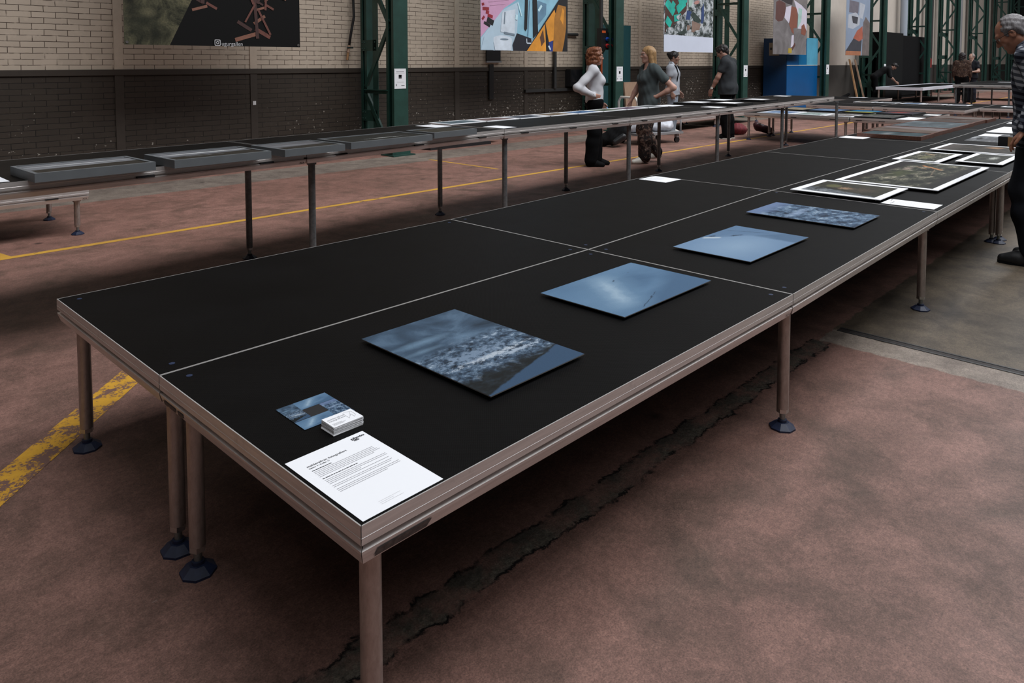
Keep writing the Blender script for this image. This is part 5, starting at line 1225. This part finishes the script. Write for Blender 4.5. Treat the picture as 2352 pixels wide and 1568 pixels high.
        nk = V_['nck'] + Vector(spine) * .012
        f.el(nk + lat.cross(spine) * (top.get('vneck', .035) * 1.6) + spine * (.02 - top.get('vneck', .035) * .6), (.070 + top.get('vneck', .035) * .5, .052 + top.get('vneck', .035) * .55, .050 + top.get('vneck', .035) * .8), k=0, sub=True)
        f.build('shirt', vox, top['m'], root)
        if top.get('collar'):
            c = MB(); pts = []
            fw = lat.cross(spine)
            ring = [V_['nck'] + spine * .03 + lat * (.075 * math.sin(a)) + fw * (.070 * math.cos(a)) + spine * (-.03 * math.cos(a)) for a in (2 * PI * i / 18 for i in range(18))]
            for i in range(18):
                a, b_ = ring[i], ring[(i + 1) % 18]
                oa = (a - V_['nck']).normalized() * .018 - spine * .03; ob = (b_ - V_['nck']).normalized() * .018 - spine * .03
                c.face([a, b_, b_ + ob, a + oa], top['m'], smooth=True); c.face([a + oa * .6, b_ + ob * .6, b_, a], top['m'])
            c.build('collar', root)
    if bottom:
        f = Field(); g_ = bottom.get('g', .014)
        for s in 'LR': leg(f, s, g_, straight=bottom.get('straight', .4), stop=bottom.get('stop', .97))
        for s in (1, -1): f.rc(V_['wst'].lerp(V_['pel'], .85) + lat * (.055 * s), V_['pel'] + lat * (.07 * s), .096 * fat + .004, .110 * fat + .004, .05)
        f.rc(V_['hL'], V_['hR'], .10 * fat + min(g_, .012), .10 * fat + min(g_, .012), .04); f.cut(V_['wst'].lerp(V_['pel'], .75), spine)
        f.disp(folds(.004, 24, 1.0)); f.build('trousers', vox, bottom['m'], root)
    if shoes:
        for s in 'LR':
            f = Field(); foot(f, s, .009)
            a = V_['a' + s]; f.cut((0, 0, a.z - .088), (0, 0, -1)); f.cut((0, 0, a.z + .012), (0, 0, 1))
            so = f.build('shoe', max(.007, vox * .8), shoes, root)
            if extra and extra.get('sole'):
                t = j['f' + s]; d = Vector((math.cos(t), math.sin(t), 0)); q = Vector((-d.y, d.x, 0)); k = MB()
                pts = [a + d * x + q * y for x, y in ((-.085, -.03), (-.085, .03), (.0, .042), (.12, .048), (.19, .03), (.205, 0), (.19, -.03), (.12, -.045), (0, -.036))]
                lo_ = [Vector((p.x, p.y, a.z - .09)) for p in pts]; hi_ = [Vector((p.x, p.y, a.z - .068)) for p in pts]; nn = len(pts)
                k.mesh(lo_ + hi_, [(i, (i + 1) % nn, nn + (i + 1) % nn, nn + i) for i in range(nn)] + [tuple(range(nn - 1, -1, -1)), tuple(range(nn, 2 * nn))], extra['sole']); k.build('sole', so)
    if hair:
        f = Field(); st = hair['style']; C_ = lambda x, y, z: hp(x, y, z)
        t = hair.get('t', .012)
        f.el(C_(-.020, 0, .036), (.098 + t, .078 + t, .090 + t), Rn, .02)
        if st == 'curly':
            for i in range(26):
                a = i * 2.4; zz = .10 - .22 * (i / 26.0); rr = .090 - .02 * abs(zz - .0) / .1
                x, y = -.03 + rr * math.cos(a), .092 * math.sin(a)
                if x > .035 and zz < .06: continue
                f.el(C_(x, y, zz), .036, k=.035)
            for y in (-.06, 0, .06): f.el(C_(-.07, y, -.10), .05, k=.03)
        if st == 'bob':
            for s in (1, -1):
                f.rc(C_(.0, s * .070, .06), C_(-.015, s * .085, -.13), .038, .032, .03); f.rc(C_(-.06, s * .05, .03), C_(-.075, s * .05, -.14), .05, .04, .03)
            f.rc(C_(-.09, 0, .0), C_(-.095, 0, -.14), .045, .04, .03)
        if st == 'short':
            f.rc(C_(-.085, .0, .0), C_(-.075, 0, -.06), .035, .03, .03); f.rc(C_(.055, .03, .10), C_(.065, -.02, .098), .022, .022, .03)
            for s in (1, -1): f.rc(C_(.018, s * .072, .03), C_(.022, s * .074, -.012), .009, .006, .012)
        if st == 'bun': f.el(C_(-.12, 0, .06), .045, k=.02)
        if st == 'balding':
            f.rc(C_(-.095, 0, .0), C_(-.08, 0, -.06), .03, .026, .03)
            for s in (1, -1): f.rc(C_(.0, s * .078, .04), C_(.02, s * .074, .0), .012, .008, .015); f.rc(C_(-.05, s * .07, .02), C_(-.06, s * .065, -.04), .02, .015, .02)
        f.disp(tuft(hair.get('amp', .004), hair.get('f', 120)))
        # open the face
        fx, fz = hair.get('face', (.075, .0))
        f.el(C_(.105, 0, -.035 + fz), (.070 + hair.get('fw', 0), .080, .100), Rn, 0, True)
        if st == 'balding': f.el(C_(.062, 0, .070), (.098, .068, .068), Rn, 0, True); f.el(C_(.105, 0, -.01), (.088, .09, .085), Rn, 0, True)
        if st != 'bob' and st != 'curly':
            for s in (1, -1): f.el(C_(-.004, s * .085, -.012), (.026, .03, .036), Rn, 0, True)
        f.build('hair', min(vox, .008), hair['m'], root)
    if glasses:
        g_ = MB(); m_ = glasses if not isinstance(glasses, bool) else M['black']
        for s in (1, -1):
            g_.tube([hp(.103, s * (.033 + .022 * math.cos(a)), .002 + .016 * math.sin(a)) for a in (2 * PI * i / 16 for i in range(17))], .0016, m_, 6)
            g_.tube([hp(.102, s * .055, .008), hp(.085, s * .073, .010), hp(.0, s * .082, .012), hp(-.02, s * .083, -.005)], .0018, m_, 6)
        g_.tube([hp(.105, .011, .004), hp(.108, 0, .007), hp(.105, -.011, .004)], .0016, m_, 6); g_.build('glasses', root)
    return root, V_, hp

HR = lambda n, c: simple(n, (*c, 1), .55, spec=.4, var=.45, scale=60)
def STR(n, c):
    g = NG(n, .5, 0, .4); q = g.noise(g.map(g.tc('Object'), (60, 60, 6)), 3, 4, .6)
    g.col(g.mix(g.mask(q, .3, .7), tuple(x * .45 for x in c) + (1,), tuple(min(1, x * 1.35) for x in c) + (1,))); g.bump(q, .6, .004); return g.m
TR = simple('black_trouser_cloth', (.004, .004, .0045, 1), .9, spec=.08)
# 1 red-haired woman
bpy.data.objects['backpack'].scale = (.82, .9, .95)
root, v, hp = person('person with curly red hair in a white sweater and black trousers, hand on hip', (7.72, 5.34, 0), math.radians(-42), dict(
    eR=(-.30, -.30, 1.16), wR=(-.03, -.185, 1.04), sR=(-.04, -.165, 1.40), dR=(.75, .2, -.25), nR=(-.1, .9, 0), eL=(.02, .24, 1.12), wL=(.14, .2, .92), aL=(.05, .08, .09), aR=(-.06, -.10, .09), kL=(.04, .09, .5), kR=(-.02, -.1, .5), fL=-.15, fR=-.25, chs=(.0, 0, 1.29), nck=(-.03, 0, 1.46), hed=(.02, -.01, 1.61)),
    look=(-.15, .08), skinc=(.36, .19, .14), H=1.72, sex='f', hair=dict(style='curly', m=HR('red_hair', (.16, .052, .020)), t=.014, amp=.0045, f=150, fw=-.008),
    top=dict(m=cloth('white_sweater_knit', (.52, .52, .55, 1), .06), hem=.93, sl=2, flathem=True, amp=.005, vneck=.045), bottom=dict(m=TR, straight=1.0), shoes=M['blackcloth'])
b = MB(); w = v['wR'].lerp(v['eR'], .12); d = (v['wR'] - v['eR']).normalized(); b.cyl(w - d * .012, w + d * .012, .034, M['black'], n=14); b.cyl(w - d * .006 + Vector((0, -.03, .01)), w + d * .01 + Vector((0, -.03, .01)), .014, M['steel'], n=10); b.build('watch', root)
# 2 blonde woman
root, v, hp = person('person with blonde bob and glasses in a grey-green tee and floral trousers, hand on hip', (8.55, 4.95, 0), math.radians(146), dict(
    eL=(-.24, .33, 1.14), wL=(-.02, .20, 1.0), dL=(.6, -.5, -.3), nL=(.1, -.9, .1), eR=(.10, -.22, 1.12), wR=(.22, -.20, .93), dR=(.2, .05, -.9), aL=(.10, .08, .09), kL=(.10, .10, .52), aR=(-.16, -.07, .14), kR=(.06, -.09, .50), fL=.0, fR=.1),
    look=(.05, .04), skinc=(.46, .26, .20), H=1.73, sex='f', hair=dict(style='bob', m=STR('blonde_hair', (.34, .20, .09)), t=.010, amp=.0012), glasses=True,
    top=dict(m=cloth('grey_green_tee_cloth', (.055, .068, .070, 1), .12), hem=.83, sl=.6, flathem=True, g=.02, vneck=.05, amp=.006), bottom=dict(m=M['floral'], straight=.6, g=.03), shoes=M['white'], fat=1.04)
# 3 man with sunglasses on his head
root, v, hp = person('person with dark hair and goatee in a light grey tee behind the blonde woman', (12.62, 7.05, 0), math.radians(-70), dict(wL=(.1, .24, .9)),
    look=(.1, .12), skinc=(.27, .15, .11), H=1.72, sex='m', hair=dict(style='bun', m=HR('black_hair', (.012, .009, .009)), t=.014), top=dict(m=cloth('light_grey_tee', (.34, .36, .40, 1), .1), hem=.84, sl=.6, flathem=True, g=.02), bottom=dict(m=cloth('light_jeans', (.24, .28, .33, 1)), straight=.6), shoes=M['white'])
b = MB()
for s in (1, -1): b.el = None; b.ball(hp(.062, s * .03, .112), (.012, .022, .009), M['glass'], 10, 6)
b.tube([hp(.06, .055, .11), hp(-.03, .09, .05)], .003, M['black']); b.tube([hp(.06, -.055, .11), hp(-.03, -.09, .05)], .003, M['black']); b.build('sunglasses', root)
b = MB(); b.ball(hp(.078, 0, -.095), (.016, .018, .02), HR('goatee', (.012, .009, .009)), 10, 8); b.build('goatee', root)
b = MB()
for s in (1, -1): b.tube([v['sL' if s > 0 else 'sR'].lerp(v['nck'], .35) + Vector((x, 0, z)) for x, z in ((-.10, -.02), (0, .085), (.11, 0), (.145, -.15), (.12, -.3))], .018, M['blackcloth'], 6)
b.build('backpack_straps', root)
# 4 man in the dark shirt
root, v, hp = person('person in a dark grey short-sleeved shirt looking down at the black-framed prints', (12.62, 5.80, 0), math.radians(99), dict(
    eL=(.10, .27, 1.14), wL=(.22, .24, .92), dL=(.35, -.1, -.9), eR=(-.02, -.25, 1.13), wR=(.06, -.24, .89), nck=(.04, 0, 1.46), hed=(.12, 0, 1.60), chs=(.02, 0, 1.29), sL=(.0, .185, 1.41), sR=(.0, -.185, 1.41)),
    look=(.0, .5), skinc=(.36, .20, .15), H=1.86, sex='m', fat=1.14, hair=dict(style='short', m=HR('dark_hair', (.018, .014, .013)), t=.014, amp=.005), glasses=True,
    top=dict(m=cloth('dark_grey_shirt', (.026, .029, .033, 1), .15), hem=.82, sl=.6, flathem=True, g=.022, amp=.005, collar=True, vneck=.01), bottom=dict(m=TR, straight=.7), shoes=M['blackcloth'], extra=dict(sole=M['white']))
b = MB(); w = v['wL'].lerp(v['eL'], .1); d = (v['wL'] - v['eL']).normalized(); b.cyl(w - d * .014, w + d * .014, .036, M['black'], n=14); b.box(w.x - .02, w.x + .02, w.y + .025, w.y + .04, w.z - .02, w.z + .02, M['white']); b.build('watch', root)
# 5 man in plaid, close at the right edge
GREY = STR('grey_hair', (.17, .16, .165))
root, v, hp = person('person with grey receding hair in a black-and-white plaid shirt at the right edge', (5.80, -.165, 0), math.radians(92), dict(
    pel=(-.05, 0, .97), wst=(-.03, 0, 1.12), chs=(-.02, 0, 1.32), nck=(.02, 0, 1.49), hed=(.135, .01, 1.595), sL=(.0, .18, 1.43), sR=(.0, -.18, 1.43), eL=(-.07, .25, 1.19), wL=(.0, .265, .945), dL=(.70, .0, -.70), nL=(-.7, -.1, -.7),
    eR=(-.05, -.26, 1.18), wR=(-.03, -.27, .93), hL=(-.05, .095, .93), hR=(-.05, -.095, .93), kL=(.02, .11, .51), kR=(-.02, -.11, .51), aL=(-.05, .12, .09), aR=(-.10, -.13, .09), fL=.06),
    look=(.10, .60), skinc=(.33, .15, .095), H=1.86, vox=.0075, sex='m', fat=1.08, curl=.5, hair=dict(style='balding', m=GREY, t=.006, amp=.0025, f=210), glasses=True,
    top=dict(m=M['plaid'], hem=.82, sl=2, flathem=True, g=.022, amp=.007, f=26, collar=True, vneck=.012), bottom=dict(m=cloth('dark_jeans', (.006, .0075, .012, 1), .4, 5), straight=.55), shoes=M['black'], extra=dict(sole=M['blackcloth']))
# 6 man in black bending over the white-rimmed table
person('person dressed all in black bending over the distant white-rimmed table', (29.55, 8.35, 0), math.radians(-62), dict(
    pel=(-.15, 0, .95), wst=(.0, 0, 1.06), chs=(.2, 0, 1.2), nck=(.38, 0, 1.30), hed=(.53, 0, 1.33), sL=(.32, .18, 1.24), sR=(.32, -.18, 1.24), eL=(.42, .24, .96), wL=(.62, .2, .76), eR=(.38, -.24, .94), wR=(.56, -.22, .75), hL=(-.15, .09, .92), hR=(-.15, -.09, .92), kL=(-.06, .1, .5), kR=(-.1, -.1, .5), aL=(-.1, .1, .09), aR=(-.16, -.1, .09)),
    look=(0, .9), skinc=(.34, .19, .14), H=1.78, vox=.02, hair=dict(style='short', m=HR('black_hair_b', (.01, .008, .008)), t=.012), top=dict(m=cloth('black_shirt', (.006, .006, .007, 1)), hem=.9, sl=1, g=.014, vneck=.01), bottom=dict(m=TR, straight=.5), shoes=M['blackcloth'])
# 7, 8 the distant couple
person('person with dark bobbed hair in a brown patterned top, seen from behind in the distance', (30.3, 5.72, 0), math.radians(8), None, look=(-.4, .05), skinc=(.3, .17, .12), H=1.85, vox=.02, sex='f', hair=dict(style='bob', m=HR('dark_brown_hair', (.010, .006, .006)), t=.018, amp=.004),
    top=dict(m=M['leopard'], hem=.90, sl=2, flathem=True, g=.03), bottom=dict(m=TR, straight=.6), shoes=M['blackcloth'], fat=1.1)
person('person with pale thinning hair in a dark tee facing the patterned top in the distance', (31.3, 5.62, 0), math.radians(150), dict(eL=(.0, .28, 1.12), wL=(.2, .2, 1.1), dL=(.8, -.3, .2)), look=(.1, .1), skinc=(.42, .25, .19), H=1.84, vox=.02, sex='m', hair=dict(style='balding', m=HR('pale_grey_hair', (.24, .20, .18)), t=.008),
    top=dict(m=cloth('dark_navy_tee', (.008, .009, .013, 1)), hem=.86, sl=.6, flathem=True, g=.02), bottom=dict(m=cloth('dark_trousers_b', (.009, .010, .016, 1)), straight=.5), shoes=M['blackcloth'], fat=1.08)

# ------------------------------------------------------------------ daylight and camera
for k in range(8):
    l = bpy.data.lights.new('skylight_daylight', 'AREA'); l.shape = 'RECTANGLE'; l.size = 6.7; l.size_y = 7.4; l.energy = (200, 740, 860)[min(k, 2)]; l.color = (.965, .98, 1.0)
    o = bpy.data.objects.new('skylight_daylight', l); COL.objects.link(o); o.location = (X0 + 3.5 + 7 * k, -1.7, ZC - .03)
# added wide sun lamp from the right, a fill that evens out the skylight strip
sl = bpy.data.lights.new('fill_sun', 'SUN'); sl.energy = 1.0; sl.angle = math.radians(38); sl.color = (.965, .98, 1.0)
so = bpy.data.objects.new('fill_sun', sl); COL.objects.link(so); so.location = (10, -12, 20)
so.rotation_euler = Vector((.06, .50, -.86)).to_track_quat('-Z', 'Y').to_euler()
w = bpy.data.worlds.new('sky'); SC.world = w; w.use_nodes = True
bg = w.node_tree.nodes['Background']; bg.inputs[0].default_value = (.62, .76, 1.0, 1); bg.inputs[1].default_value = .12
cam = bpy.data.cameras.new('camera'); co = bpy.data.objects.new('camera', cam); COL.objects.link(co)
yaw, pitch, roll, f = .7690, .0570, -.001, 1696.145
fw = Vector((math.cos(yaw) * math.cos(pitch), math.sin(yaw) * math.cos(pitch), -math.sin(pitch)))
rt = Vector((math.sin(yaw), -math.cos(yaw), 0)); up = rt.cross(fw)
r2 = rt * math.cos(roll) + up * math.sin(roll); u2 = up * math.cos(roll) - rt * math.sin(roll)
co.matrix_world = Matrix(((r2.x, u2.x, -fw.x, -.792), (r2.y, u2.y, -fw.y, -1.162), (r2.z, u2.z, -fw.z, 1.478), (0, 0, 0, 1)))
cam.sensor_width = 36; cam.lens = f / 2352 * 36; cam.shift_x = (1176 - 1165.9) / 2352; cam.shift_y = (242.84 - 784) / 2352
cam.clip_start = .05; cam.clip_end = 200
SC.camera = co
SC.view_settings.view_transform = 'Standard'; SC.view_settings.look = 'None'; SC.view_settings.gamma = 1; SC.view_settings.exposure = 0; SC.view_settings.use_curve_mapping = False
SC.cycles.use_denoising = True
SC.cycles.max_bounces = 6; SC.cycles.diffuse_bounces = 4; SC.cycles.glossy_bounces = 3
SC.cycles.sample_clamp_indirect = 8
